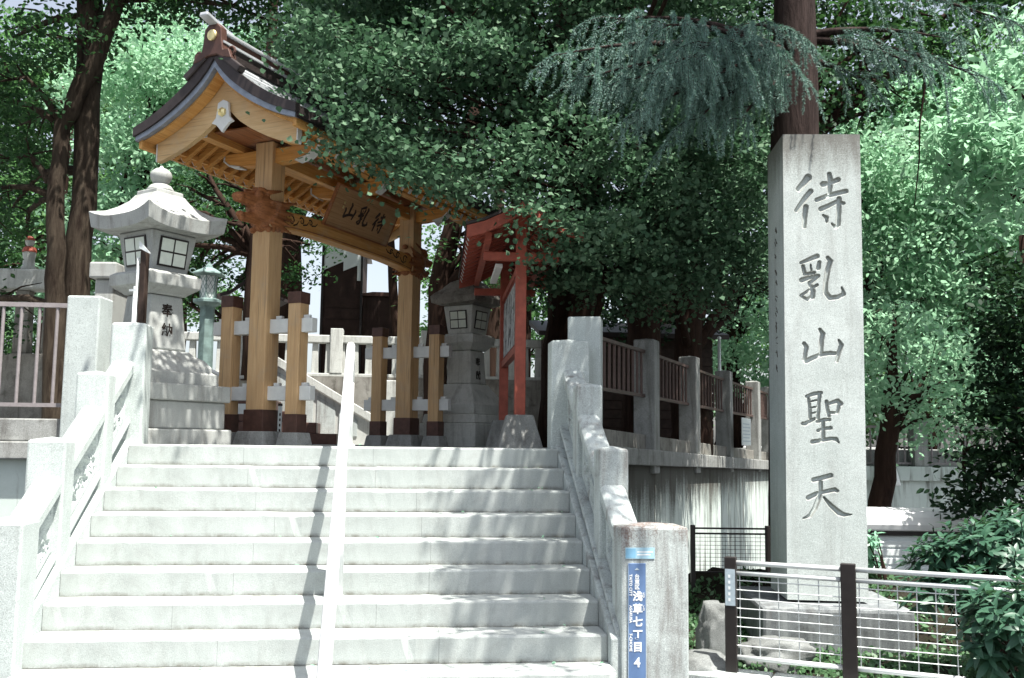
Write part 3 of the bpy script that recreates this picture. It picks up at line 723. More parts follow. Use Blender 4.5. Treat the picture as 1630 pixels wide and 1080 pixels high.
# white lidded bin beyond the bed
bn = thing("storage_bin", "white lidded storage bin with ribbed side behind the leafy shrub", "bin", (5.80, 10.65, -.9), R(-7))
MB().box(-.60, .62, -.3, .5, 0, 1.70).build("body", PLASTER, bn, bevel=.02)
for k in range(7): MB().box(-.58, .60, -.318, -.302, 1.0 + k * .095, 1.072 + k * .095).build("rib", PLASTER, bn, bevel=.006)
MB().box(-.63, .65, -.34, .53, 1.703, 1.745).build("dark_rim", BLACK, bn)
lid = MB(); prof = [(-.36, 1.75), (-.375, 1.82), (-.34, 1.90), (-.22, 1.965), (.1, 1.985), (.42, 1.95), (.54, 1.86), (.55, 1.75)]
lid.prism(prof, lambda y, z: (-.65, y, z), lambda y, z: (.67, y, z)); lid.build("lid", CLOTH, bn, bevel=.02, seg=3)
# ------------------------------------------------------------------ the wooden gate (local x along the ridge, local -y towards the front)
G = thing("temple_gate", "roofed wooden temple gate with carved crossbar and white beam ends", "gate", (-.70, 11.46, 1.73), R(59.5))
PA = 1.48
for sa in (-1, 1):
    MB().box(sa * PA - .11, sa * PA + .11, -.11, .11, .30, 3.16).build("main_post", WOODZ, G, bevel=.008)
    MB().box(sa * PA - .124, sa * PA + .124, -.124, .124, .125, .355).build("post_shoe", DKBR, G, bevel=.006)
    o = MB().frustum(.40, .40, .33, .33, -.02, .135).build("base_stone", GRAND, G, bevel=.012); o.location = (sa * PA, 0, 0)
    for sb in (-1, 1):
        y = sb * .43
        MB().box(sa * PA - .075, sa * PA + .075, y - .075, y + .075, .29, 1.44).build("side_post", WOODZ, G, bevel=.006)
        MB().box(sa * PA - .082, sa * PA + .082, y - .082, y + .082, 1.435, 1.555).build("post_cap", DKBR, G, bevel=.005)
        MB().box(sa * PA - .084, sa * PA + .084, y - .084, y + .084, .115, .31).build("post_shoe", DKBR, G, bevel=.005)
        o = MB().frustum(.27, .27, .22, .22, -.02, .125).build("base_stone", GRAND, G, bevel=.01); o.location = (sa * PA, y, 0)
    for z0, z1 in ((1.14, 1.285), (.45, .595)):
        MB().box(sa * PA - .045, sa * PA + .045, -.635, .635, z0, z1).build("tie_beam", WHITE, G, bevel=.006)
        for y in (-.20, .20, -.545, .545):
            MB().box(sa * PA - .02, sa * PA + .02, y - .035, y + .035, z1 + .002, z1 + .034).build("wedge", WHITE, G)
    # bracket arm through the post head, with white undersides
    arm = [(-.56, 3.095), (.56, 3.095), (.56, 3.03), (.50, 2.985), (.36, 2.955), (.22, 2.94), (-.22, 2.94), (-.36, 2.955), (-.50, 2.985), (-.56, 3.03)]
    MB().prism(arm, lambda y, z: (sa * PA - .062, y, z), lambda y, z: (sa * PA + .062, y, z)).build("bracket_arm", WOODY, G, bevel=.004)
    for sb in (-1, 1):
        e = [(sb * .563, 3.097), (sb * .563, 3.028), (sb * .503, 2.981), (sb * .36, 2.951), (sb * .36, 2.938), (sb * .51, 2.966), (sb * .578, 3.02), (sb * .578, 3.097)]
        MB().prism(e, lambda y, z: (sa * PA - .064, y, z), lambda y, z: (sa * PA + .064, y, z)).build("arm_end", WHITE, G)
# head beam, centre strut with its arm, purlins, ridge beam
MB().box(-PA + .112, PA - .112, -.05, .05, 2.97, 3.12).build("head_beam", WOODX, G, bevel=.006)
MB().box(-.07, .07, -.07, .07, 2.50, 3.15).build("centre_strut", WOODZ, G, bevel=.006)
arm = [(-.50, 3.095), (.50, 3.095), (.50, 3.03), (.40, 2.965), (.2, 2.94), (-.2, 2.94), (-.40, 2.965), (-.50, 3.03)]
MB().prism(arm, lambda y, z: (-.056, y, z), lambda y, z: (.056, y, z)).build("bracket_arm", WOODY, G, bevel=.004)
for sb in (-1, 1):
    MB().prism([(sb * .503, 3.097), (sb * .503, 3.028), (sb * .40, 2.961), (sb * .41, 2.948), (sb * .518, 3.02), (sb * .518, 3.097)], lambda y, z: (-.058, y, z), lambda y, z: (.058, y, z)).build("arm_end", WHITE, G)
    MB().box(-2.10, 2.10, sb * .37 - .058, sb * .37 + .058, 3.098, 3.265).build("purlin", WOODX, G, bevel=.004)
    for sa in (-1, 1):
        x0, x1 = sorted((sa * 2.101, sa * 2.112)); MB().box(x0, x1, sb * .37 - .060, sb * .37 + .060, 3.096, 3.267).build("purlin_end", WHITE, G)
MB().box(-2.08, 2.08, -.06, .06, 3.40, 3.56).build("ridge_beam", WOODX, G, bevel=.004)
for sa in (-1, 0, 1):
    MB().box(sa * PA - .05, sa * PA + .05, -.05, .05, 3.16, 3.40).build("ridge_strut", WOODZ, G)
MB().box(-2.0, 2.0, -.31, .31, 3.17, 3.185).build("ceiling_board", CARVE, G)
# roof: curved slab laid in courses, edge bands, soffit, rafters in two rows
PROF = [(0, 3.90), (.08, 3.785), (.18, 3.675), (.32, 3.555), (.48, 3.44), (.66, 3.33), (.83, 3.245), (1.0, 3.18)]
def prof(b):
    for (b0_, c0_), (b1_, c1_) in zip(PROF[:-1], PROF[1:]):
        if b <= b1_: return c0_ + (c1_ - c0_) * (b - b0_) / (b1_ - b0_)
    return PROF[-1][1] + (b - 1.0) * -.36
AE = 2.40
for sb in (-1, 1):
    n = 13
    for k in range(n):
        b0_, b1_ = .99 * k / n, .99 * (k + 1) / n
        m = MB(); y0, y1 = sb * b0_, sb * b1_
        za, zb_ = prof(b0_) - .012, prof(b1_) + .008
        m.add([(-AE, y0, za - .012), (AE, y0, za - .012), (AE, y1, zb_ - .02), (-AE, y1, zb_ - .02), (-AE, y0, za), (AE, y0, za), (AE, y1, zb_), (-AE, y1, zb_)],
              [(3, 2, 1, 0), (4, 5, 6, 7), (0, 1, 5, 4), (1, 2, 6, 5), (2, 3, 7, 6), (3, 0, 4, 7)])
        m.build("roof_course", ROOFM, G)
    bs = [i * 1.0 / 14 for i in range(15)]
    def band(name, mat, t0, t1, x0, x1, bmax=1.0, off=0.0):
        bb = [i * bmax / 14 for i in range(15)]
        top = [(b, prof(b) - t0 * (1 - .38 * b)) for b in bb]; bot = [(b, prof(b) - t1 * (1 - .38 * b)) for b in bb]
        return MB().strip(top, bot, lambda b, c: (x0, sb * b, c), lambda b, c: (x1, sb * b, c)).build(name, mat, G, smooth=False)
    band("roof_slab", ROOFD, .035, .21, -AE + .02, AE - .02, 1.0)
    for sa in (-1, 1):
        x0, x1 = sorted((sa * (AE + .012), sa * (AE - .06)))
        band("verge_band", ROOFD, -.012, .135, x0, x1, 1.005)
        x0, x1 = sorted((sa * (AE - .01), sa * (AE - .07)))
        band("verge_strip", ROOFL, .138, .215, x0, x1, .985)
        x0, x1 = sorted((sa * 2.20, sa * 2.14))
        band("bargeboard", WOODB, .22, .54, x0, x1, .87)
        x0, x1 = sorted((sa * 2.335, sa * 2.205))
        band("verge_soffit", WOODX, .218, .25, x0, x1, .93)
        e = MB(); x0, x1 = sorted((sa * 2.203, sa * 2.137)); c0_ = prof(.87)
        e.prism([(.871, c0_ - .22 * .67), (.871, c0_ - .54 * .67), (.885, c0_ - .52 * .67), (.885, c0_ - .22 * .67)], lambda b, c: (x0, sb * b, c), lambda b, c: (x1, sb * b, c)); e.build("bargeboard_end", WHITE, G)
    MB().strip([(b, prof(b) - .212 * (1 - .38 * b)) for b in bs[:-1]], [(b, prof(b) - .232 * (1 - .38 * b)) for b in bs[:-1]], lambda b, c: (-2.13, sb * b, c), lambda b, c: (2.13, sb * b, c)).build("soffit_board", WOODX, G)
    MB().box(-AE + .05, AE - .05, min(sb * .93, sb * .975), max(sb * .93, sb * .975), 2.985, 3.07).build("eave_fascia", WOODX, G)
    MB().box(-AE + .03, AE - .03, min(sb * .965, sb * 1.012), max(sb * .965, sb * 1.012), 3.072, 3.168).build("eave_edge", ROOFD, G)
    MB().box(-2.13, 2.13, min(sb * .72, sb * .76), max(sb * .72, sb * .76), 2.985, 3.03).build("eave_batten", WOODX, G)
    # rafters
    def rafter(b0_, b1_, dz):
        p, q = (0, sb * b0_, prof(b0_) - dz), (0, sb * b1_, prof(b1_) - dz)
        o = MB().beam(p, q, .05, .062).build("rafter", WOODY, G)
        d = (Vector(q) - Vector(p)).normalized()
        e = MB().beam(Vector(q) + d * .001, Vector(q) + d * .006, .0485, .0605).build("rafter_end", WHITE, o)
        return o
    ra, rb_ = rafter(.30, .79, .30), rafter(.56, .925, .215)
    ra.location.x = rb_.location.x = -2.08
    for k in range(1, 26):
        for src in (ra, rb_):
            copy_tree(src, G, (-2.08 + k * .1664, 0, 0))
# ridge
MB().box(-AE + .02, AE - .02, -.11, .11, 3.785, 3.915).build("ridge_base", ROOFD, G, bevel=.006)
MB().box(-AE + .05, AE - .05, -.075, .075, 3.92, 4.01).build("ridge_body", DKBR, G, bevel=.004)
MB().box(-AE + .0, AE - .0, -.10, .10, 4.015, 4.045).build("ridge_cap", ROOFM, G, bevel=.006)
MB().box(-AE - .02, AE + .02, -.13, .13, 3.9, 3.923).build("ridge_flashing", ROOFM, G)
for sa in (-1, 1):
    x = sa * (AE + .01)
    orn = MB()
    shp = [(-.24, 3.725), (-.20, 3.825), (-.13, 3.825), (-.11, 3.945), (-.10, 4.055), (-.04, 4.115), (.04, 4.115), (.10, 4.055), (.11, 3.945), (.13, 3.825), (.20, 3.825), (.24, 3.725), (.14, 3.745), (.06, 3.785), (-.06, 3.785), (-.14, 3.745)]
    orn.prism(shp, lambda y, z: (x - sa * .06, y, z), lambda y, z: (x + sa * .03, y, z))
    rt = orn.build("ridge_ornament", DKBR, G, bevel=.008)
    c = MB(); c.lathe([(.056, 0), (.056, .012), (.048, .02)], 20); co = c.build("crest", GOLD, rt); co.location = (x + sa * .031, 0, 3.985); co.rotation_euler = (0, sa * R(90), 0)
    for sb in (-1, 1):
        MB().tube([(x - sa * .02, sb * (.20 + .045 * math.cos(t)), 3.81 + .045 * math.sin(t)) for t in [q * .6 for q in range(12)]], .014, 8).build("curl", DKBR, rt)
        MB().beam((x - sa * .02, sb * .10, 3.79), (x - sa * .02, sb * .34, 3.60), .09, .07).build("ridge_tail", ROOFD, rt, bevel=.01)
    MB().beam((x - sa * .30, 0, 4.04), (x + sa * .17, 0, 4.15), .10, .045).build("ridge_horn", ROOFM, rt, bevel=.012)
    # gable pendant
    pn = [(0, 3.40), (.065, 3.37), (.072, 3.29), (.085, 3.22), (.135, 3.17), (.085, 3.155), (.047, 3.12), (0, 3.065), (-.047, 3.12), (-.085, 3.155), (-.135, 3.17), (-.085, 3.22), (-.072, 3.29), (-.065, 3.37)]
    xx = sa * 2.215
    g = MB().prism(pn, lambda y, z: (xx, y, z), lambda y, z: (xx + sa * .035, y, z)).build("gable_pendant", WHITE, G, bevel=.006)
    b = MB().lathe([(.05, 0), (.045, .02), (.02, .04), (.015, .06)], 6).build("gold_boss", GOLD, g); b.location = (xx + sa * .036, 0, 3.27); b.rotation_euler = (0, sa * R(90), 0)
# crossbar with scroll carving
bb = [-1.37 + i * 2.74 / 18 for i in range(19)]
top = [(x, 2.475 + .055 * (1 - (x / 1.37) ** 2)) for x in bb]; bot = [(x, 2.275 + .045 * (1 - (abs(x) / 1.37) ** 4)) for x in bb]
MB().strip(top, bot, lambda x, z: (x, -.085, z), lambda x, z: (x, .085, z)).build("crossbar", WOODX, G, bevel=.01)
edge = MB(); edge.tube([(x, -.088, z + .028) for x, z in bot], .006, 6); edge.build("crossbar_moulding", CARVE, G)
for s in (-1, 1):
    for f in (-1, 1):
        sc = MB()
        for q, (cx, cz, r0_) in enumerate(((1.20, 2.40, .060), (1.02, 2.425, .045), (.86, 2.44, .035))):
            sc.tube([(s * (cx + (r0_ * (1 - t / 9.0)) * math.cos(t + .6)), f * .0865, cz + (r0_ * (1 - t / 9.0)) * math.sin(t + .6)) for t in [k * .45 for k in range(16)]], [.0085 * (1 - k * .04) for k in range(16)], 6)
            sc.tube([(s * (cx - r0_ * .6), f * .0865, cz - r0_ * .8), (s * (cx - .09), f * .0865, cz - r0_ * .5), (s * (cx - .13), f * .0865, cz + .02)], [.009, .007, .003], 6)
        sc.build("scroll_carving", INK, G)
# carved beast heads on both ends of the crossbar
def beast(s, mouth):
    bm = bmesh.new()
    def ell(c, r, sub=3):
        m = Matrix.Translation((s * c[0], c[1], c[2])) @ Matrix.Diagonal((r[0], r[1], r[2], 1))
        bmesh.ops.create_icosphere(bm, subdivisions=sub, radius=1, matrix=m)
    def cap(p, q, r0_, r1_, n=7):
        for i in range(n):
            t = i / (n - 1); r = r0_ + (r1_ - r0_) * t
            ell([p[k] + (q[k] - p[k]) * t for k in range(3)], (r, r, r), 2)
    ell((1.62, 0, 2.44), (.17, .13, .19)); ell((1.5, 0, 2.38), (.2, .14, .21))
    cap((1.68, 0, 2.52), (1.93, 0, 2.485), .095, .06); ell((1.965, 0, 2.495), (.05, .075, .042)); ell((1.97, 0, 2.46), (.03, .06, .03))
    cap((1.62, 0, 2.34), (1.90, 0, 2.29 + mouth), .085, .045); ell((1.93, 0, 2.315 + mouth), (.035, .05, .035))
    for f in (-1, 1):
        ell((1.74, f * .085, 2.56), (.05, .035, .04)); ell((1.70, f * .09, 2.61), (.08, .03, .025))
        cap((1.62, f * .09, 2.60), (1.42, f * .12, 2.66), .035, .012); cap((1.58, f * .12, 2.5), (1.36, f * .15, 2.54), .03, .012)
        for i in range(6):
            a = -1.2 + i * .5
            cap((1.56 - .02 * i, f * .125, 2.40 + .04 * i - .1), (1.28 + .05 * math.sin(i * 2.1), f * (.135 + .02 * (i % 2)), 2.24 + .065 * i), .035, .016, 8)
        for i in range(4): ell((1.60 - .07 * i, f * .1, 2.22 + .01 * i), (.04, .035, .035), 2)
        for i in range(3):
            tt = 1.86 - i * .06; ell((tt, f * .035, 2.44), (.012, .010, .028), 2); ell((tt - .02, f * .03, 2.345 + mouth), (.010, .010, .022), 2)
    for i in range(7): ell((1.70 - .06 * i, 0, 2.615 + .012 * math.sin(i * 1.9)), (.03, .045, .035), 2)
    me = bpy.data.meshes.new("beast_head"); bm.to_mesh(me); bm.free()
    o = link("beast_head", me, CARVE, G)
    r = o.modifiers.new("remesh", 'REMESH'); r.mode = 'VOXEL'; r.voxel_size = .011; r.use_smooth_shade = True
    return o
beast(-1, 0); beast(1, .03)

# name plaque leaning out above the crossbar
pq = thing("name_plaque", "leaning wooden name plaque with three dark characters above the gate crossbar", "plaque", (-.70, 11.46, 1.73), R(59.5))
PWd, PHt = 1.30, .46
def glyph(i, cx, cz, s):
    g = GLYPHS[i]; us = [p[0] + .0093 * (4.52 - p[1]) for st in g for p in st]; zs = [p[1] for st in g for p in st]
    mu, mz = (min(us) + max(us)) / 2, (min(zs) + max(zs)) / 2; k = s / max(max(us) - min(us), max(zs) - min(zs))
    return [[((p[0] + .0093 * (4.52 - p[1]) - mu) * k + cx, (p[1] - mz) * k + cz, p[2] * k * 1.45) for p in st] for st in g]
ps = glyph(2, .36, .235, .20) + glyph(1, .65, .23, .22) + glyph(0, .98, .225, .235)
pb = carved_block("board", groove_mat(PLQ, "plaque_wood_inked", (.03, .016, .012), 1.0, .1, .4), pq, PWd, .035, PHt, ps, .005, .0065)
pb.location = (0, -.115, .775 + 1.715); pb.rotation_euler = (R(24), 0, 0)
for z in (.30, .245):
    MB().box(-.465, -.435, -.0205, -.018, z - .016, z + .016).build("seal", GOLD, pb)
MB().box(-.66, .66, -.024, .02, PHt + .001, PHt + .02).build("frame_edge", CARVE, pb); MB().box(-.66, .66, -.024, .02, -.02, -.001).build("frame_edge", CARVE, pb)
for x in (-.666, .651): MB().box(x, x + .015, -.024, .02, -.02, PHt + .02).build("frame_edge", CARVE, pb)

# ------------------------------------------------------------------ stone lanterns
def rings(rs_, n=8):
    """square rings [(half, z, flare)], corners lifted by flare"""
    vs = []
    per = []
    for k in range(n): t = -1 + 2 * k / n; per.append((1, t, abs(t)))
    for k in range(n): t = -1 + 2 * k / n; per.append((-t, 1, abs(t)))
    for k in range(n): t = -1 + 2 * k / n; per.append((-1, -t, abs(t)))
    for k in range(n): t = -1 + 2 * k / n; per.append((t, -1, abs(t)))
    N = 4 * n
    for h, z, fl in rs_:
        vs += [(x * h * (1 + .05 * (fl > 0) * a ** 3), y * h * (1 + .05 * (fl > 0) * a ** 3), z + fl * a ** 3) for x, y, a in per]
    fs = [(i * N + k, i * N + (k + 1) % N, (i + 1) * N + (k + 1) % N, (i + 1) * N + k) for i in range(len(rs_) - 1) for k in range(N)]
    fs += [tuple(range(N))[::-1], tuple(range((len(rs_) - 1) * N, len(rs_) * N))]
    return vs, fs
def lantern(label, loc, rz, mat, rmat, P, texts):
    t = thing("stone_lantern", label, "lantern", loc, rz)
    for nm, a in P['slabs']:
        w0, w1, z0, z1 = a; MB().frustum(2 * w0, 2 * w0, 2 * w1, 2 * w1, z0, z1).build(nm, mat, t, bevel=.015)
    vs, fs = rings(P['base']); MB().add(vs, fs).build("base", mat, t, bevel=.006)
    w0, w1, z0, z1 = P['shaft']; MB().frustum(2 * w0, 2 * w0, 2 * w1, 2 * w1, z0, z1).build("shaft", mat, t, bevel=.02)
    vs, fs = rings(P['plat']); MB().add(vs, fs).build("platform", mat, t, bevel=.006)
    w0, w1, z0, z1 = P['box']; bx = MB().frustum(2 * w0, 2 * w0, 2 * w1, 2 * w1, z0, z1).build("light_box", mat, t, bevel=.015)
    lean = math.atan2(w1 - w0, z1 - z0); zc = (z0 + z1) / 2 + .0 * (z1 - z0); wc = (w0 + w1) / 2; ww, wh = P['win']
    for q in range(4):
        f = MB().box(-ww / 2, ww / 2, -.008, .004, -wh / 2, wh / 2).build("window", BLACK, bx)
        f.rotation_euler = Euler((lean, 0, q * R(90))); a = q * R(90)
        d = Vector((math.sin(a), -math.cos(a), 0)) * (wc + .004); f.location = (d.x, d.y, zc)
        g = ww * .055
        for i in (-1, 1):
            for j in (-1, 1):
                x0, x1 = sorted((i * g * .5, i * (ww / 2 - g))); y0, y1 = sorted((j * g * .5, j * (wh / 2 - g)))
                MB().box(x0, x1, -.012, -.0085, y0, y1).build("pane", PAPER, f)
    vs, fs = rings(P['roof'], 12); MB().add(vs, fs).build("roof", rmat, t, bevel=.004)
    if P.get('neck'):
        w0, w1, z0, z1 = P['neck']; MB().frustum(2 * w0, 2 * w0, 2 * w1, 2 * w1, z0, z1).build("roof_collar", rmat, t, bevel=.012)
        MB().lathe(P['finial'], 24).build("finial", rmat, t, smooth=True)
    elif P.get('finial'):
        MB().lathe(P['finial'], 16).build("finial", rmat, t, smooth=True)
    w = (P['shaft'][0] + P['shaft'][1]) / 2; sl_ = math.atan2(P['shaft'][1] - P['shaft'][0], P['shaft'][3] - P['shaft'][2])
    for q, chars, sz, zt_, dz in texts:
        a = q * R(90); f = (zt_ - P['shaft'][2]) / (P['shaft'][3] - P['shaft'][2])
        for i, ch in enumerate(chars):
            z = zt_ - i * dz; f = (z - P['shaft'][2]) / (P['shaft'][3] - P['shaft'][2]); wz = P['shaft'][0] + (P['shaft'][1] - P['shaft'][0]) * f
            d = Vector((math.sin(a), -math.cos(a), 0)) * (wz + .001)
            text_mesh("lettering", ch, sz, INK, t, (d.x, d.y, z), (R(90) + sl_, 0, a), .002, 'CENTER', 1.0, .003)
    return t
LP = dict(slabs=[("plinth_slab", (.55, .55, -.02, .14)), ("plinth_slab", (.50, .50, .142, .40)), ("plinth_slab", (.535, .535, .402, .56))],
          base=[(.44, .562, 0), (.44, .67, 0), (.40, .69, 0), (.38, .72, .02), (.33, .79, .02), (.28, .85, 0), (.24, .89, 0)],
          shaft=(.225, .185, .892, 1.425),
          plat=[(.20, 1.427, 0), (.215, 1.445, 0), (.30, 1.51, 0), (.305, 1.615, 0), (.265, 1.645, 0)],
          box=(.205, .262, 1.647, 2.03), win=(.32, .285),
          roof=[(.24, 2.032, 0), (.30, 2.045, 0), (.42, 2.035, .05), (.44, 2.165, .075), (.40, 2.185, .06), (.335, 2.225, .03), (.265, 2.285, .012), (.205, 2.36, 0), (.165, 2.425, 0)],
          neck=(.16, .155, 2.40, 2.47),
          finial=[(.13, 2.471), (.13, 2.49), (.10, 2.53), (.065, 2.55), (.075, 2.56), (.098, 2.60), (.105, 2.635), (.095, 2.67), (.06, 2.70), (.022, 2.715), (.012, 2.735)])
lantern("tall pale stone lantern with round finial left of the wooden gate", (-2.43, 9.66, 1.73), R(-39.3), LANT, LANT, LP,
        [(1, "奉納", .13, 1.27, .19), (0, "献", .12, 1.30, .2)])
RP = dict(slabs=[("plinth_slab", (.45, .45, -.02, .30)), ("plinth_slab", (.43, .41, .302, .42))],
          base=[(.37, .422, 0), (.37, .55, 0), (.35, .57, 0), (.335, .60, .02), (.29, .68, .02), (.245, .78, 0), (.22, .83, 0)],
          shaft=(.20, .172, .832, 1.29),
          plat=[(.185, 1.292, 0), (.20, 1.31, 0), (.275, 1.39, 0), (.28, 1.49, 0), (.24, 1.515, 0)],
          box=(.19, .24, 1.517, 1.90), win=(.275, .25),
          roof=[(.22, 1.902, 0), (.27, 1.915, 0), (.345, 1.93, .015), (.355, 2.01, .02), (.32, 2.06, .015), (.26, 2.14, .0), (.18, 2.235, 0), (.09, 2.285, 0)],
          finial=[(.09, 2.27), (.09, 2.31), (.05, 2.325)])
lantern("old grey stone lantern with a flat-topped roof behind the red notice shelter", (.86, 13.2, 1.73), R(-37.7), LANTD, MOSSY, RP,
        [(1, "奉献", .12, 1.13, .18)])

# ------------------------------------------------------------------ red notice shelter
def m_print():
    m = NT("printed_sheets", .8, .1)
    n = m.noise(1, 2, .5, m.coord((26, 26, 9))); n2 = m.noise(1, 3, .5, m.coord((5, 5, 1.2)))
    m.color(m.mix(m.ramp(m.math('ADD', n, m.math('MULTIPLY', n2, .4)), .62, .68), (.05, .05, .055), (.50, .53, .53))); return m.m
N = thing("notice_shelter", "red roofed notice board on two posts right of the gate", "notice board", (1.205, 9.96, 1.73), R(88))
NL = 2.45
for x in (0, NL):
    MB().box(x - .056, x + .056, -.056, .056, .30, 2.30).build("post", RED, N, bevel=.006)
    o = MB().frustum(.50, .46, .27, .27, -.02, .335).build("footing", GRAND, N, bevel=.012); o.location = (x, 0, 0)
    MB().box(x - .045, x + .045, -.40, .40, 1.955, 2.045).build("cross_arm", RED, N, bevel=.012)
    MB().box(x - .04, x + .04, -.07, .07, 2.30, 2.44).build("ridge_block", RED, N)
for z, h in ((1.05, .08), (1.90, .07)): MB().box(.058, NL - .058, -.035, .035, z - h / 2, z + h / 2).build("rail", RED, N, bevel=.004)
MB().box(.06, NL - .06, -.012, .012, 1.092, 1.863).build("board", REDD, N)
for k in range(6): MB().box(.12 + k * .375, .45 + k * .375, .0125, .017, 1.13, 1.82).build("printed_sheet", m_print() if k == 0 else bpy.data.materials["printed_sheets"], N)
NP = [(0, 2.53), (.12, 2.45), (.26, 2.37), (.42, 2.295), (.60, 2.245)]
for s in (-1, 1):
    MB().strip(NP, [(b, c - .03) for b, c in NP], lambda b, c: (-.52, s * b, c), lambda b, c: (NL + .34, s * b, c)).build("roof_sheet", ROOFD, N)
    MB().strip([(b, c - .033) for b, c in NP], [(b, c - .055) for b, c in NP], lambda b, c: (-.46, s * b * .98, c), lambda b, c: (NL + .29, s * b * .98, c)).build("soffit_board", REDD, N)
    for x in (-.505, NL + .29):
        MB().strip([(b, c - .034) for b, c in NP], [(b, c - .155) for b, c in NP], lambda b, c: (x, s * b * .985, c), lambda b, c: (x + .05, s * b * .985, c)).build("bargeboard", RED, N)
    MB().box(-.3, NL + .2, min(s * .33, s * .39), max(s * .33, s * .39), 2.11, 2.19).build("purlin", RED, N)
    rf = MB().beam((0, s * .08, 2.395), (0, s * .565, 2.17), .045, .055).build("rafter", RED, N)
    e = MB().beam((0, s * .566, 2.1695), (0, s * .570, 2.1675), .044, .054).build("rafter_end", WHITE, rf)
    rf.location.x = -.30
    for k in range(1, 13): copy_tree(rf, N, (-.30 + k * (NL + .45) / 12, 0, 0))
MB().box(-.5, NL + .33, -.05, .05, 2.51, 2.56).build("ridge_cap", ROOFD, N, bevel=.01)
MB().box(.35, 1.45, .17, .25, 1.945, 1.99).build("lamp_tube", RAILW, N, bevel=.008)

# ------------------------------------------------------------------ things standing about the gate
p = thing("utility_pole", "slim dark square wooden pole with two pale conduits before the tall lantern", "pole", (-2.415, 9.17, 1.73), R(-20))
MB().box(-.03, .03, -.03, .03, 0, 1.80).build("shaft", DKWOOD, p, bevel=.006)
for x in (-.055, -.078): MB().tube([(x, -.02, .02), (x, -.02, 1.72 if x > -.06 else 1.45)], .011, 8).build("conduit", STEEL, p, smooth=True)
MB().prism([(-.032, 1.803), (.085, 1.745), (.085, 1.755), (-.032, 1.87)], lambda x, z: (x, -.05, z), lambda x, z: (x, -.04, z)).build("metal_cap", STEEL, p)
for z in (.5, 1.0, 1.4): MB().box(-.115, -.045, -.05, -.042, z, z + .02).build("clamp", STEEL, p)

lp = thing("copper_lamp", "verdigris copper lamp with latticed hexagonal head left of the gate", "lamp", (-3.08, 15.44, 1.73), R(10))
MB().lathe([(.16, 0), (.16, .3), (.125, .34), (.115, 2.08), (.13, 2.12), (.23, 2.17), (.23, 2.22), (.15, 2.24)], 6, 0, 0, R(15)).build("post", VERD, lp, bevel=.006)
MB().lathe([(.115, 2.245), (.135, 2.60)], 6, 0, 0, R(15)).build("glass_body", m_plain("opal_glass", (.84, .87, .85), .4, .4, 0, .04, 8, 0), lp)
lt = MB()
for q in range(6):
    a0, a1 = R(15 + 60 * q), R(75 + 60 * q)
    def pt(u, z): r_ = .122 + (z - 2.245) * .056; return ((math.cos(a0) * (1 - u) + math.cos(a1) * u) * r_, (math.sin(a0) * (1 - u) + math.sin(a1) * u) * r_, z)
    lt.tube([pt(0, 2.245), pt(0, 2.60)], .008, 6)
    for k in range(-1, 3):
        za = 2.245 + k * .118
        for s in (1, -1):
            u0_, u1_ = (0, 1) if s > 0 else (1, 0); z0, z1 = za, za + .236
            pts = [(u0_ + (u1_ - u0_) * f, z0 + (z1 - z0) * f) for f in (0, .25, .5, .75, 1)]
            pts = [q_ for q_ in pts if 2.245 <= q_[1] <= 2.60]
            if len(pts) > 1: lt.tube([pt(*q_) for q_ in pts], .0032, 5)
lt.build("lattice", VERD, lp)
MB().lathe([(.16, 2.602), (.26, 2.625), (.255, 2.645), (.15, 2.70), (.06, 2.74), (.05, 2.77), (.03, 2.80), (.012, 2.83)], 6, 0, 0, R(15)).build("cap", VERD, lp)
for q in range(6):
    a = R(15 + 60 * q); lp_ = [(math.cos(a) * (.25 + .045 * math.sin(t)), math.sin(a) * (.25 + .045 * math.sin(t)), 2.665 - .035 * math.cos(t)) for t in [k * .6 for k in range(8)]]
    MB().tube(lp_, .009, 6).build("cap_curl", VERD, lp)

pr = thing("pipe_rail", "short sloping white pipe rail between tall lantern and gate", "handrail", (-2.52, 11.86, 1.722))
MB().tube([(-.25, 0, 1.09), (.39, -.04, .80), (.62, -.05, .80)], .022, 10).build("rail", RAILW, pr, smooth=True)
for x, z in ((-.15, 1.04), (.5, .8)): MB().tube([(x, -.02, 0), (x, -.02, z)], .02, 8).build("post", RAILW, pr)
wb = thing("white_board", "low white board lying behind the left side posts of the gate", "board", (-2.03, 11.8, 1.722), R(-8))
MB().box(-.32, .30, -.02, .02, .36, .48).build("panel", PLASTER, wb)
for x in (-.25, .22): MB().box(x, x + .05, .021, .05, 0, .46).build("leg", PLASTER, wb)
sk2 = thing("marker_stake", "thin white marker stake beside the left main post of the gate", "stake", (-1.385, 11.22, 1.722), R(10))
MB().box(-.022, .022, -.02, .02, 0, .44).build("stake", PLASTER, sk2); MB().box(-.024, .024, -.022, .022, .442, .47).build("dark_tip", BLACK, sk2)
for q in range(4): MB().box(-.008, .008, -.0215, -.0203, .15 + q * .06, .18 + q * .06).build("printed_mark", INK, sk2)

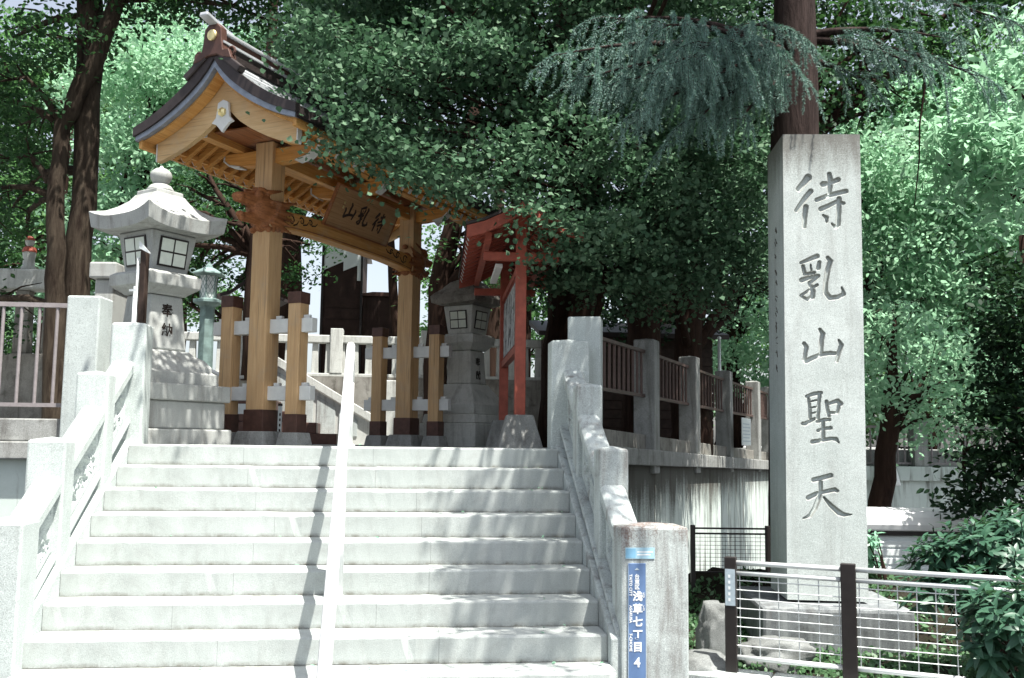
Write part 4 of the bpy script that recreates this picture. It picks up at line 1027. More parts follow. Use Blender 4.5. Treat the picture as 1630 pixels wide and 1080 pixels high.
# upper terrace, its balustrade, inner stair, storehouse
up = MB(); up.prism([(-30, 17.2), (5.2, 17.2), (5.8, 30), (-30, 30)], lambda x, y: (x, y, 1.0), lambda x, y: (x, y, 2.90)); tag(up.build("upper_terrace", MOSSY), "grey stone faced upper terrace behind the gate", kind="structure")
ub = thing("stone_balustrade", "grey stone balustrade on the upper terrace seen through the gate", "balustrade", (0, 17.35, 2.9))
MB().box(-4.5, 4.2, -.12, .12, 0, .06).build("base_rail", LANTD, ub, bevel=.01)
for x in (-4.5, -2.9, -1.3, .3, 1.9, 3.2): MB().box(x, x + .22, -.13, .13, .06, .86).build("post", LANTD, ub, bevel=.012)
MB().box(-4.5, 4.2, -.10, .10, .60, .74).build("top_rail", LANTD, ub, bevel=.015)
bl = MB().frustum(.12, .12, .10, .10, .062, .598).build("baluster", LANTD, ub, bevel=.008); bl.location = (-4.15, 0, 0)
for k in range(1, 36): share(bl, ub, (-4.15 + k * .235, 0, 0))
isr = thing("stair_flank", "grey stone stair side with sloping coping and carved panels behind the gate", "stair wall", (0, 15.25, 1.722))
MB().prism([(-2.1, 0), (-.30, 0), (-.30, .22), (-2.1, 1.28)], lambda x, z: (x, -.10, z), lambda x, z: (x, .15, z)).build("side_wall", LANTD, isr)
MB().prism([(-2.1, 1.283), (-.26, .21), (-.26, .35), (-2.1, 1.43)], lambda x, z: (x, -.16, z), lambda x, z: (x, .18, z)).build("sloping_coping", LANTD, isr, bevel=.012)
MB().box(-.29, -.02, -.17, .19, 0, 1.0).build("end_post", LANTD, isr, bevel=.014)
for k in range(5):
    x = -2.0 + k * .34; zt_ = 1.283 - (x + .3 + 2.1) * .5886 - .05
    if zt_ > .28: MB().prism([(x, .12), (x + .29, .12), (x + .29, zt_ - .02), (x, zt_ + .15)], lambda x_, z: (x_, -.118, z), lambda x_, z: (x_, -.099, z)).build("side_panel", GRANW, isr, bevel=.01)
ins = tag(thing("inner_steps", None, None, (0, 14.4, 1.722)), "dark brown steps rising to the left behind the gate", kind="structure")
for k in range(5): MB().box(-3.0, -.95 - k * .30, 0, .72, k * .16, k * .16 + .157).build("step", DKBR, ins, bevel=.01)

sh_ = thing("storehouse", "black boarded storehouse with white stepped plaster gable behind the gate", "building", (0, 22.3, 2.9))
MB().box(-1.90, -1.03, 0, 3.5, 0, 3.62).build("wall", BLKWALL, sh_)
def pz(px, py): return (-1.908 + (px - 515) * .01447, 6.15 - (py - 400) * .0147 - 2.9)
MB().prism([pz(*q) for q in ((517.5, 431), (547.5, 417), (547.5, 432), (569.7, 422.6), (569.7, 447), (575, 447), (575, 386), (517.5, 386))], lambda x, z: (x, -.03, z), lambda x, z: (x, -.003, z)).build("plaster_gable", PLASTER, sh_)
for x in (-1.93, -1.035): MB().box(x, x + .05, -.05, .05, 0, 3.6).build("corner_post", BLACK, sh_)
for k in range(8): MB().box(-1.88, -1.04, -.012, -.002, .1 + k * .26, .1 + k * .26 + .25).build("wall_board", BLKWALL, sh_)
MB().box(-.98, -.20, .05, 3.2, 0, 2.22).build("annexe_wall", BLKWALL, sh_)
for k in range(9): MB().box(-.97 + k * .085, -.97 + k * .085 + .078, .032, .048, .05, 2.18).build("wall_board", BLKWALL, sh_)
MB().prism([(-1.0, 2.222), (-.18, 2.222), (-.20, 2.27), (-.4, 2.315), (-.75, 2.315), (-1.0, 2.27)], lambda x, z: (x, 0, z), lambda x, z: (x, 3.3, z)).build("annexe_roof", DKBR, sh_)
MB().prism([(-2.05, 3.622), (-.90, 3.622), (-.95, 3.72), (-1.47, 3.98), (-2.0, 3.72)], lambda x, z: (x, -.12, z), lambda x, z: (x, 3.6, z)).build("roof", ROOFD, sh_)

ms = thing("small_shrine", "small dark wooden shrine with curved roof behind the left gate posts", "shrine", (-3.0, 18.5, 2.9), R(20))
MB().box(-.42, .42, -.35, .35, 0, 1.35).build("body", DKWOOD, ms)
for s in (-1, 1):
    MB().strip([(0, 1.95), (.18, 1.74), (.4, 1.58), (.66, 1.48)], [(0, 1.88), (.18, 1.67), (.4, 1.51), (.66, 1.42)], lambda b, c: (s * b, -.6, c), lambda b, c: (s * b, .6, c)).build("roof", ROOFD, ms)
MB().box(-.06, .06, -.62, .62, 1.93, 2.03).build("ridge", DKWOOD, ms, bevel=.01)
for x in (-.2, .2): MB().box(x - .12, x + .12, -.362, -.351, .95, 1.25).build("pane", PAPER, ms)

# left background: stone fence, statue, sunlit block
lf = thing("stone_fence", "weathered stone fence with heavy coping behind the left rail fence", "fence", (-7.2, 14.75, 1.722), R(-4))
MB().box(-2.5, 2.3, -.18, .18, 0, 1.25).build("base_wall", MOSSY, lf, bevel=.02)
MB().box(-2.5, 2.3, -.17, .17, 2.18, 2.48).build("coping", LANTD, lf, bevel=.03)
fb = MB().frustum(.21, .2, .19, .18, 1.252, 2.178).build("baluster", MOSSY, lf, bevel=.015); fb.location = (-2.3, 0, 0)
for k in range(1, 12): share(fb, lf, (-2.3 + k * .40, 0, 0))
stt = thing("stone_statue", "small grey stone figure with a red bib standing on the stone fence", "statue", (-5.50, 14.66, 4.205), R(10))
MB().lathe([(.10, 0), (.105, .05), (.085, .06), (.08, .16), (.095, .26), (.075, .33), (.035, .36), (.058, .39), (.066, .43), (.058, .47), (.03, .50), (.008, .51)], 16).build("body", LANTD, stt, smooth=True)
MB().lathe([(.10, .27), (.102, .285), (.085, .335), (.06, .355)], 14).build("bib", RED, stt); MB().lathe([(.07, .445), (.064, .475), (.036, .508), (.01, .52)], 14).build("cap", RED, stt)
sb_ = thing("stone_block", "sunlit white stone block behind the left stone fence post", "block", (-3.22, 11.0, 1.722), R(-6))
MB().box(-.10, .10, -.25, .25, 0, 1.77).build("pier", LANT, sb_, bevel=.02); MB().box(-.15, .15, -.3, .3, 1.773, 1.95).build("cap", LANT, sb_, bevel=.02)
cl = thing("draped_cloth", "white cloth draped over the far wall near the right-hand trees", "cloth", (9.78, 18.75, 1.0), R(-8))
MB().frustum(.55, .12, .10, .08, .0, .95).build("cloth", CLOTH, cl, bevel=.03)

shd = thing("backing", "dark boarded shed added to give the dark shade behind the rail fence", "backing", (0, 16.3, 1.722))  # added dark mass that fills in the shade behind the bars
MB().box(2.45, 5.35, 0, .8, 0, 1.9).build("wall", BLKWALL, shd)
for k in range(12): MB().box(2.44, 5.36, -.02, -.002, .03 + k * .155, .03 + k * .155 + .14).build("wall_board", DKWOOD, shd)
MB().prism([(-.35, 1.86), (1.0, 2.2), (1.0, 2.28), (-.35, 1.94)], lambda y, z: (2.25, y, z), lambda y, z: (5.55, y, z)).build("roof", ROOFD, shd)
tp = thing("thin_pole", "thin pale metal pole rising behind the fourth fence post", "pole", (5.25, 15.6, 1.6))
MB().tube([(0, 0, 0), (0, 0, 1.95)], .028, 10).build("tube", STEEL, tp, smooth=True); MB().lathe([(.033, 1.951), (.033, 1.98), (.01, 2.0)], 10).build("cap", STEEL, tp)
# ------------------------------------------------------------------ foliage
SHAPES = {
    'fan': np.array([[0, 0, 0], [-.50, .62, .05], [-.24, .98, 0], [.24, .98, 0], [.50, .62, .05]]),
    'oval': np.array([[0, 0, 0], [.26, .34, .03], [.20, .74, .02], [0, 1, -.05], [-.20, .74, .02], [-.26, .34, .03]]),
    'rhomb': np.array([[0, 0, 0], [.34, .5, .04], [0, 1, 0], [-.34, .5, .04]]),
    'slim': np.array([[0, 0, 0], [.15, .45, .03], [0, 1, -.08], [-.15, .45, .03]]),
}
def unit(v): return v / np.maximum(np.linalg.norm(v, axis=-1, keepdims=True), 1e-9)
def leaves(C, size, shape, up=1.0, g=None, droop=0.0):
    g = g or rng
    N = len(C); P = SHAPES[shape]
    n = unit(g.normal(size=(N, 3)) * .75 + np.array([0, 0, up]))
    t = unit(np.cross(n, g.normal(size=(N, 3)))); t = unit(t + np.array([0, 0, -droop])); t = unit(t - n * (t * n).sum(-1, keepdims=True))
    b = np.cross(n, t); s = size * g.uniform(.65, 1.25, N)[:, None, None]
    return C[:, None, :] + s * (P[None, :, 0:1] * b[:, None, :] + P[None, :, 1:2] * t[:, None, :] + P[None, :, 2:3] * n[:, None, :])
def lobe_points(lobes, dens, spray_r, per, flat=.75, g=None, hollow=2.0):
    """leaf centres: each lobe (x, y, z, r) is filled with flattened sprays, more of them towards its outside"""
    g = g or rng; out = []
    for x, y, z, r in lobes:
        ns_ = max(3, int(dens * r * r * 10))
        d = unit(g.normal(size=(ns_, 3))) * (g.uniform(0, 1, ns_) ** (1 / (3 * hollow * .6)))[:, None] * r
        d[:, 2] *= flat
        c = d + np.array([x, y, z])
        o = g.normal(size=(ns_, per, 3)) * spray_r * np.array([.55, .55, .15])
        o[..., 2] -= .35 * (o[..., 0] ** 2 + o[..., 1] ** 2) / spray_r
        out.append((c[:, None, :] + o).reshape(-1, 3))
    return np.vstack(out)
def tree(name, label, stems, lobes, lmat, bark, size, shape, dens=8, spray=.22, per=26, up=1.0, limbs=True, group=None, flat=.75, cat="tree", seed=0, droop=0.0, lr=.05):
    g = np.random.default_rng(100 + seed)
    base = stems[0][0]
    t = thing(name, label, cat, (base[0], base[1], base[2]), 0, group)
    off = np.array(base[:3])
    m = MB()
    for st in stems:
        pts = [Vector(p[:3]) - Vector(off) for p in st]; rad = [p[3] for p in st]
        P2, R2 = [], []
        for i in range(len(pts) - 1):
            for k in range(4):
                f = k / 4; q = pts[i].lerp(pts[i + 1], f)
                w = rad[i] * .10
                P2.append(q + Vector((g.normal() * w, g.normal() * w, 0)) if i + k else q); R2.append(rad[i] + (rad[i + 1] - rad[i]) * f)
        P2.append(pts[-1]); R2.append(rad[-1])
        m.tube(P2, R2, 14)
    m.build("trunk", bark, t, smooth=True)
    if limbs:
        b = MB()
        allp = [(Vector(p[:3]) - Vector(off), p[3]) for st in stems for p in st]
        for x, y, z, r in lobes:
            c = Vector((x, y, z)) - Vector(off)
            cand = [(p, q) for p, q in allp if p.z < c.z + .3] or allp
            p0, q0 = min(cand, key=lambda a: (a[0] - c).length + abs(a[0].z - c.z) * .3)
            midp = p0.lerp(c, .5) + Vector((g.normal() * .15, g.normal() * .15, .15 + g.uniform(0, .2)))
            r0_ = min(q0 * .5, lr * (1 + r))
            b.tube([p0, p0.lerp(midp, .5) + Vector((0, 0, .06)), midp, midp.lerp(c, .55), c], [r0_, r0_ * .8, r0_ * .6, r0_ * .4, r0_ * .2], 7)
            for k in range(4):
                d = Vector(unit(g.normal(size=3))) * r * .9; d.z *= .6
                s0 = (midp, midp.lerp(c, .55))[k % 2]; b.tube([s0, s0 + d * .5 + Vector((0, 0, .05)), s0 + d], [r0_ * .3, r0_ * .2, r0_ * .08], 5)
        tag(b.build("branches", bark, t, smooth=True), kind="stuff")
    C = lobe_points(lobes, dens, spray, per, flat, g) - off
    o = bulk("crown", leaves(C, size, shape, up, g, droop), len(SHAPES[shape]), lmat, t)
    tag(o, kind="stuff")
    return t

LOB = {
'ginkgo': [(-0.95, 8.05, 6.70, 0.50), (2.30, 5.20, 7.40, 0.42), (2.65, 4.60, 7.60, 0.38), (2.20, 6.10, 7.30, 0.28), (-1.00, 11.18, 6.54, 0.54), (-0.38, 10.61, 5.96, 0.62), (-0.61, 10.13, 5.03, 0.40), (-0.01, 9.66, 4.77, 0.44), (0.32, 10.03, 5.28, 0.59), (0.60, 10.50, 6.34, 0.75), (1.23, 9.72, 5.63, 0.64), (0.83, 9.27, 4.51, 0.42), (1.38, 9.10, 4.03, 0.29), (1.57, 9.38, 4.79, 0.62), (1.79, 9.46, 4.04, 0.50), (2.32, 9.80, 4.48, 0.59), (2.09, 10.33, 3.83, 0.48), (2.71, 10.26, 3.90, 0.62), (3.27, 10.20, 4.41, 0.68), (3.49, 10.68, 3.79, 0.54), (2.79, 10.25, 5.34, 0.75), (3.87, 10.63, 5.14, 0.64), (4.11, 11.11, 4.20, 0.60), (2.16, 10.32, 6.13, 0.75), (3.30, 10.70, 6.43, 0.86), (0.31, 11.04, 7.97, 1.07), (1.81, 10.87, 8.07, 1.07), (3.46, 11.18, 8.54, 1.20), (-1.13, 12.20, 8.16, 0.94), (4.40, 11.58, 6.53, 0.86), (-0.27, 11.10, 6.78, 0.57), (2.82, 11.26, 3.64, 0.45), (1.92, 11.36, 3.86, 0.34), (-0.66, 9.13, 5.29, 0.32), (-0.84, 9.35, 5.79, 0.33), (-0.31, 8.99, 4.83, 0.34), (0.13, 9.04, 4.50, 0.28), (-0.48, 8.91, 4.88, 0.26), (-0.93, 9.46, 5.50, 0.17), (0.27, 9.03, 5.68, 0.47), (-0.20, 8.88, 5.34, 0.40), (0.92, 9.46, 6.72, 0.80), (-0.40, 10.11, 7.25, 0.85), (2.33, 9.80, 7.00, 0.85), (0.26, 10.03, 8.36, 1.11), (2.08, 10.33, 9.10, 1.30), (3.71, 10.65, 9.71, 1.22), (-1.23, 11.21, 8.99, 1.07), (-0.18, 8.88, 4.53, 0.13), (0.24, 9.03, 4.38, 0.13), (0.58, 9.09, 4.24, 0.11)],  # leading lobes hang out of view, added to shade the steps and lantern
'left': [(-5.13, 12.65, 6.92, 0.55), (-5.39, 13.69, 6.08, 0.59), (-5.60, 14.21, 5.04, 0.53), (-3.70, 12.49, 7.40, 0.47), (-3.01, 12.92, 7.60, 0.49), (-2.16, 12.82, 7.53, 0.49), (-1.56, 12.75, 7.27, 0.41), (-4.56, 12.59, 8.12, 0.94), (-2.93, 12.40, 8.32, 1.02), (-5.72, 12.72, 6.16, 0.78), (-5.78, 15.24, 4.60, 0.38), (-4.37, 12.06, 6.71, 0.52), (-4.35, 13.37, 7.28, 0.50), (-5.03, 12.14, 6.14, 0.60), (-5.18, 12.66, 5.25, 0.55), (-3.39, 12.46, 7.62, 0.63), (-2.26, 12.33, 7.89, 0.70), (-4.21, 12.55, 9.17, 1.25), (-2.69, 12.88, 9.96, 1.30), (-4.81, 11.61, 8.14, 1.07), (-5.76, 12.72, 4.51, 0.78), (-5.97, 13.75, 3.43, 0.68)],
'leftlit': [(-6.09, 20.81, 9.67, 1.17), (-4.88, 20.67, 9.69, 1.04), (-5.87, 20.78, 8.01, 1.04), (-6.33, 20.84, 6.77, 0.78), (-4.92, 21.68, 8.77, 0.96), (-6.28, 20.83, 5.83, 0.65), (-6.00, 22.81, 11.24, 1.29), (-3.88, 21.57, 10.54, 0.96), (-5.28, 21.73, 7.47, 0.82), (-8.05, 22.04, 5.17, 0.68)],
'mid': [(-4.36, 17.60, 5.92, 0.50), (-3.46, 17.50, 5.70, 0.55), (-3.02, 18.45, 4.85, 0.47), (-4.18, 18.08, 4.40, 0.46), (-3.95, 18.56, 7.16, 0.59), (-2.76, 17.92, 6.18, 0.57), (-4.55, 18.12, 4.86, 0.40), (-2.31, 18.37, 6.56, 0.53), (-4.16, 18.58, 6.54, 0.64), (-3.45, 18.50, 6.67, 0.70), (-4.36, 18.60, 5.68, 0.64), (-3.17, 18.47, 5.69, 0.53), (-3.74, 18.53, 5.08, 0.47), (-2.12, 18.35, 6.01, 0.53), (-1.96, 18.33, 4.98, 0.41), (-1.74, 18.31, 5.47, 0.35), (-4.07, 18.57, 4.66, 0.47), (-2.67, 18.41, 4.85, 0.41), (-2.52, 18.40, 7.17, 0.70)],
'rightgate': [(0.81, 17.02, 5.41, 0.66), (1.37, 16.95, 5.76, 0.66), (0.49, 17.05, 4.72, 0.50), (2.27, 16.85, 4.63, 0.66), (1.81, 17.91, 5.15, 0.59), (-0.11, 19.13, 6.46, 0.43), (-0.48, 19.17, 6.33, 0.37), (1.34, 17.96, 4.90, 0.53), (2.38, 16.84, 5.54, 0.66)],
'dark1': [(4.20, 12.60, 6.60, 0.80), (3.60, 12.80, 6.20, 0.70), (3.83, 16.17, 7.37, 1.18), (3.08, 15.76, 5.76, 0.94), (3.60, 15.19, 4.70, 0.81), (2.79, 15.29, 4.28, 0.61), (3.97, 14.65, 3.82, 0.44), (2.65, 15.80, 8.07, 1.25), (3.40, 15.22, 3.88, 0.50), (3.49, 14.70, 10.04, 1.47), (2.47, 14.82, 8.95, 1.17), (3.86, 14.16, 8.21, 1.13)],
'dark2': [(5.00, 13.20, 6.30, 0.90), (4.20, 12.90, 6.10, 0.80), (5.00, 13.90, 5.60, 0.70), (5.48, 15.99, 7.16, 1.18), (4.98, 15.54, 5.03, 0.94), (5.62, 15.47, 5.47, 0.83), (4.56, 15.59, 6.11, 0.94), (4.91, 15.05, 4.00, 0.45), (6.24, 15.40, 4.72, 0.63), (6.26, 15.40, 6.13, 0.73), (5.60, 15.47, 4.39, 0.47), (5.54, 14.47, 10.06, 1.47), (6.55, 14.36, 9.54, 1.37), (4.84, 14.05, 8.12, 1.13), (4.13, 13.12, 6.83, 0.79), (5.21, 13.00, 6.37, 0.70), (3.54, 12.69, 5.03, 0.51)],
'fencelit': [(7.34, 20.31, 4.37, 0.75), (7.70, 20.27, 5.29, 0.62), (6.92, 20.36, 3.68, 0.55), (7.67, 20.27, 3.48, 0.62), (8.82, 20.14, 3.29, 0.96), (6.96, 21.36, 3.33, 0.57), (8.71, 20.15, 4.67, 0.82)],
'rightlit': [(9.47, 18.06, 7.62, 1.11), (10.44, 17.95, 6.59, 1.11), (11.49, 17.83, 7.64, 1.11), (9.66, 18.04, 5.68, 0.99), (10.63, 17.93, 4.80, 0.99), (11.79, 17.80, 5.71, 1.11), (9.74, 18.03, 4.16, 0.87), (12.14, 18.76, 9.06, 1.17), (10.68, 18.93, 9.32, 1.04), (12.22, 17.75, 7.00, 0.99), (11.08, 17.88, 3.68, 0.87), (12.34, 17.73, 4.19, 0.99), (9.67, 19.04, 6.83, 0.78), (9.82, 19.02, 2.97, 0.65)],
'young': [(6.40, 12.36, 3.06, 0.38), (7.06, 12.29, 2.73, 0.42), (7.47, 12.24, 2.40, 0.42), (6.80, 12.32, 2.26, 0.27), (6.63, 12.84, 2.67, 0.26), (7.83, 12.20, 3.00, 0.42), (6.75, 12.32, 3.41, 0.38), (7.25, 12.27, 3.25, 0.34), (6.33, 12.37, 3.58, 0.34), (6.40, 12.06, 2.54, 0.37), (7.21, 12.27, 1.97, 0.30), (7.49, 11.84, 2.30, 0.37)],
'camellia': [(6.54, 9.93, 3.12, 0.31), (6.51, 9.33, 3.31, 0.46), (6.59, 9.93, 2.63, 0.35), (6.35, 9.35, 1.87, 0.46), (6.02, 9.59, 1.28, 0.27), (6.71, 9.81, 3.74, 0.38), (6.71, 9.81, 2.97, 0.44), (6.51, 9.84, 2.21, 0.44), (6.28, 9.86, 1.67, 0.34), (6.03, 9.89, 1.33, 0.27), (6.30, 9.36, 1.49, 0.39), (6.59, 9.32, 2.20, 0.52), (6.28, 9.66, 1.21, 0.27)],
'slim': [(7.30, 10.75, 6.29, 0.52), (7.19, 10.77, 5.49, 0.52), (7.39, 10.74, 4.78, 0.37), (6.74, 10.82, 5.64, 0.45), (7.64, 10.71, 6.86, 0.52), (7.16, 11.27, 5.15, 0.39), (6.78, 11.31, 5.39, 0.35), (7.25, 10.26, 5.41, 0.57)],
'b1': [(-0.70, 19.70, 9.40, 1.65), (-1.57, 20.30, 11.28, 1.82), (0.32, 19.59, 10.79, 1.78), (0.64, 19.55, 7.66, 1.27), (-3.01, 21.47, 9.96, 1.09)],
'b2': [(1.82, 18.41, 8.65, 1.57), (3.05, 18.27, 9.97, 1.69), (2.58, 18.33, 7.00, 1.33), (1.56, 18.44, 9.82, 1.57)],
'b3': [(5.00, 18.36, 8.80, 1.59), (6.27, 18.21, 10.01, 1.71), (7.60, 18.27, 8.91, 1.49), (5.61, 18.29, 6.48, 1.35), (4.61, 18.40, 4.95, 0.98), (3.87, 18.48, 3.82, 0.55), (8.51, 18.16, 9.85, 1.36)],
'b4': [(-11.31, 28.44, 12.59, 1.93), (-10.46, 28.34, 7.77, 1.23), (-10.95, 28.40, 4.52, 1.06), (-9.57, 28.24, 4.89, 1.06), (-11.81, 28.50, 6.66, 1.41), (-11.66, 29.48, 9.12, 2.19), (-10.77, 29.39, 6.86, 1.46), (-11.43, 29.46, 5.73, 1.28), (-13.28, 29.67, 11.02, 2.55), (-11.07, 29.42, 11.44, 2.01)],
'b5': [(-7.38, 28.00, 6.71, 1.23), (-5.89, 28.84, 8.62, 1.46), (-4.79, 29.72, 9.47, 1.51), (-5.76, 28.82, 5.80, 0.91), (-8.10, 29.09, 5.03, 1.09), (-9.11, 29.20, 6.69, 1.09), (-10.18, 29.32, 9.14, 1.64), (-4.49, 30.69, 8.11, 0.98), (-9.01, 30.19, 9.42, 2.08), (-7.81, 31.07, 11.34, 2.35), (-8.47, 30.13, 6.68, 1.32), (-6.82, 30.95, 7.28, 1.17), (-6.48, 30.92, 12.81, 2.15), (-7.72, 31.06, 5.67, 0.78), (-10.09, 31.32, 12.77, 2.15)],
'b6': [(14.75, 26.52, 6.23, 1.46), (13.86, 26.62, 7.15, 1.46), (17.65, 28.21, 13.73, 2.35), (19.39, 28.01, 12.09, 2.35), (15.55, 28.44, 11.01, 1.95), (15.88, 28.41, 8.96, 2.54), (17.84, 27.18, 8.75, 2.64), (16.22, 27.36, 6.20, 1.89), (18.05, 27.16, 4.69, 2.08), (15.38, 27.45, 3.90, 1.51), (17.97, 28.17, 11.65, 2.74), (17.23, 27.25, 3.16, 1.51)],
'b7': [(10.13, 28.05, 4.98, 1.32), (9.17, 28.15, 3.45, 1.13), (11.09, 27.94, 6.14, 1.51), (12.95, 27.73, 4.63, 1.89), (13.95, 27.62, 6.56, 1.89), (12.89, 28.74, 7.92, 1.95), (14.23, 27.59, 2.94, 1.32)],
'b9': [(7.03, 13.30, 7.93, 0.91), (7.97, 13.19, 7.75, 0.78), (6.44, 13.37, 7.04, 0.64), (7.09, 13.29, 6.86, 0.46), (7.81, 13.21, 8.74, 0.91), (8.85, 13.60, 8.38, 0.76), (8.96, 13.08, 8.95, 0.82), (6.57, 13.35, 8.52, 0.82)],
'b8': [(1.73, 27.98, 6.63, 1.28), (2.84, 27.86, 5.53, 1.09), (3.94, 27.73, 4.80, 1.09), (4.67, 27.65, 6.11, 1.28), (1.02, 28.06, 5.14, 0.73), (5.77, 27.53, 4.45, 0.91)],
'deodar': [(1.31, 7.70, 5.04, 1.00), (1.63, 8.07, 5.01, 1.20), (2.12, 8.01, 4.73, 1.30), (2.57, 8.16, 4.69, 1.30), (3.03, 8.31, 4.76, 1.30), (2.12, 7.41, 4.88, 1.30), (1.98, 8.33, 5.43, 1.20), (2.61, 7.76, 4.94, 1.30), (1.76, 7.75, 5.39, 1.20), (1.99, 8.13, 5.02, 1.25), (2.10, 7.51, 5.25, 1.20), (2.37, 7.99, 4.90, 1.30), (2.50, 7.57, 5.14, 1.30), (2.94, 8.22, 5.08, 1.20), (2.94, 7.72, 5.40, 1.20), (2.93, 8.53, 5.07, 1.20), (2.28, 8.60, 5.44, 1.20), (4.97, 8.80, 5.61, 1.00), (5.24, 8.67, 5.83, 1.10), (5.90, 9.20, 5.69, 1.00), (6.00, 8.89, 6.17, 1.00), (4.78, 9.32, 5.60, 1.00), (2.20, 5.50, 6.70, 1.20), (2.60, 4.90, 6.90, 1.20), (2.40, 6.00, 7.20, 1.20), (2.70, 5.30, 7.20, 1.20), (2.90, 5.60, 7.10, 1.20), (2.20, 6.30, 7.30, 1.20)],
'shrub': [(4.36, 6.66, 0.98, 0.39), (4.14, 6.78, 0.97, 0.33), (3.96, 6.90, 0.91, 0.25), (4.63, 6.73, 1.07, 0.42), (3.84, 6.82, 0.74, 0.21), (3.51, 5.39, 0.74, 0.31), (3.60, 5.23, 0.80, 0.35), (3.39, 5.41, 0.61, 0.19), (3.97, 6.30, 0.78, 0.26)],
'shrub2': [(4.39, 8.76, 0.91, 0.13), (4.41, 8.76, 0.74, 0.11)]
}

tree("ginkgo_tree", "big ginkgo tree spreading dark fan-shaped leaves over the gate roof and the fence", [[(2.23, 12.85, 1.6, .42), (2.23, 12.83, 3.4, .36), (2.3, 12.7, 5.5, .32), (2.2, 12.5, 8, .25), (2.2, 12.4, 11, .12)],
      [(2.16, 10.9, 3.0, .035), (2.16, 10.63, 3.24, .04), (2.22, 10.42, 3.63, .045), (2.06, 10.34, 4.0, .05), (2.1, 10.9, 4.8, .06), (2.25, 12.3, 5.6, .1)]],
     LOB['ginkgo'], L_GINK, BARK2, .058, 'fan', dens=7.5, spray=.36, per=80, up=.9, seed=1, droop=.4)
tree("broadleaf_tree", "old two-stemmed tree with mottled trunk behind the left rail fence", [[(-4.26, 12.5, 1.6, .17), (-4.33, 12.48, 3.4, .12), (-4.42, 12.5, 4.8, .105), (-4.40, 12.55, 5.75, .10), (-4.12, 12.54, 6.5, .12), (-3.80, 12.5, 7.45, .10), (-3.3, 12.4, 8.8, .06)],
      [(-4.14, 12.68, 1.6, .20), (-4.14, 12.7, 3.4, .165), (-4.16, 12.72, 5.2, .15), (-4.2, 12.75, 7.2, .17), (-4.3, 12.8, 9.5, .1)]],
     LOB['left'], L_DARK, BARK1, .085, 'oval', dens=8, spray=.28, per=22, seed=2)
tree("sunlit_tree", "tree with bright sunlit crown behind the tall stone lantern", [[(-5.9, 21.2, 2.8, .22), (-5.8, 21.2, 5, .18), (-5.6, 21.2, 9, .1)]], LOB['leftlit'], L_LITE, BARK2, .125, 'oval', dens=2.2, spray=.72, per=120, up=.5, seed=3)
tree("pine_like_tree", "dark tree with level branches behind the gate's left post", [[(-2.62, 17.2, 2.8, .20), (-2.62, 17.2, 5, .19), (-2.55, 17.2, 8, .12), (-2.5, 17.2, 11, .05)]], LOB['mid'], L_DARK, BARK2, .09, 'oval', dens=8.5, spray=.25, per=18, flat=.45, seed=4)
tree("leaning_tree", "slim dark leaning tree behind the gate's right post", [[(-.05, 19.0, 2.8, .10), (-.25, 19, 4.8, .09), (-.4, 19.0, 6.5, .08), (-.2, 19, 8.5, .05)], [(.55, 17.0, 1.7, .22), (.6, 17.0, 4.5, .20), (1.0, 17.0, 6.6, .14), (1.2, 17, 8, .1)]], LOB['rightgate'], L_MID, BARK2, .095, 'oval', dens=5.5, spray=.26, per=18, seed=5)
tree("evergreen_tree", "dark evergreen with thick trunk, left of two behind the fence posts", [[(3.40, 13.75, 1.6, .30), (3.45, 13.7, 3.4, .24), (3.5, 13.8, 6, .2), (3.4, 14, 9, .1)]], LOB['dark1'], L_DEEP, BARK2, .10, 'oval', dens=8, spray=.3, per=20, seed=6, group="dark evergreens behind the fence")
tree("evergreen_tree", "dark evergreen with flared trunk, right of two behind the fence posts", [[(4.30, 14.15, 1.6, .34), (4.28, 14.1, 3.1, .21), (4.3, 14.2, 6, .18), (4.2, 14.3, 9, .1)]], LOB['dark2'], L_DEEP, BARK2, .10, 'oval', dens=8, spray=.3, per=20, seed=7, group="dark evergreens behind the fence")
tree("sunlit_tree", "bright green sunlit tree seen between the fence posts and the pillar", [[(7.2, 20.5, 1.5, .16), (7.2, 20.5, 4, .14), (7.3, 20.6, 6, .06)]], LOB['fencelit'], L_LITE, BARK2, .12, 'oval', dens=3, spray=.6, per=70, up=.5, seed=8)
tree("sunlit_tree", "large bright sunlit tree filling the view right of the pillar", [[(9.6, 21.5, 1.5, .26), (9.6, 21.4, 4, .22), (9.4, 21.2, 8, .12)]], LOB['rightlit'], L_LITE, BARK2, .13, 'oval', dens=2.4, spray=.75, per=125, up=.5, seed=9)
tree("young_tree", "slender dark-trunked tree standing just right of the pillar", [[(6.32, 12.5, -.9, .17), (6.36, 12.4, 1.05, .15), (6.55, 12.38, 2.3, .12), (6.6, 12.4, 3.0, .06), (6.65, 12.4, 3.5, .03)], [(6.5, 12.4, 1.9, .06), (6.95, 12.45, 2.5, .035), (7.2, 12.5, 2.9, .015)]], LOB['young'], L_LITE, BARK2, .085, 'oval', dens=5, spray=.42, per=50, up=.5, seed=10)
tree("camellia_tree", "dark glossy evergreen at the right edge above the leafy shrub", [[(7.15, 10.2, -.9, .12), (7.1, 10.15, 1.5, .10), (7.0, 10.1, 4.2, .05)]], LOB['camellia'], L_DEEP, BARK2, .085, 'oval', dens=16, spray=.24, per=22, seed=11)
tree("long_leaved_tree", "pale long-leaved tree reaching in at the upper right edge", [[(10.2, 11.6, -.9, .2), (10.1, 11.5, 4, .16), (9.3, 11.2, 6.6, .10), (7.6, 10.7, 6.9, .03)]], LOB['slim'], L_LITE, BARK2, .20, 'slim', dens=8, spray=.28, per=16, seed=12, droop=.8)
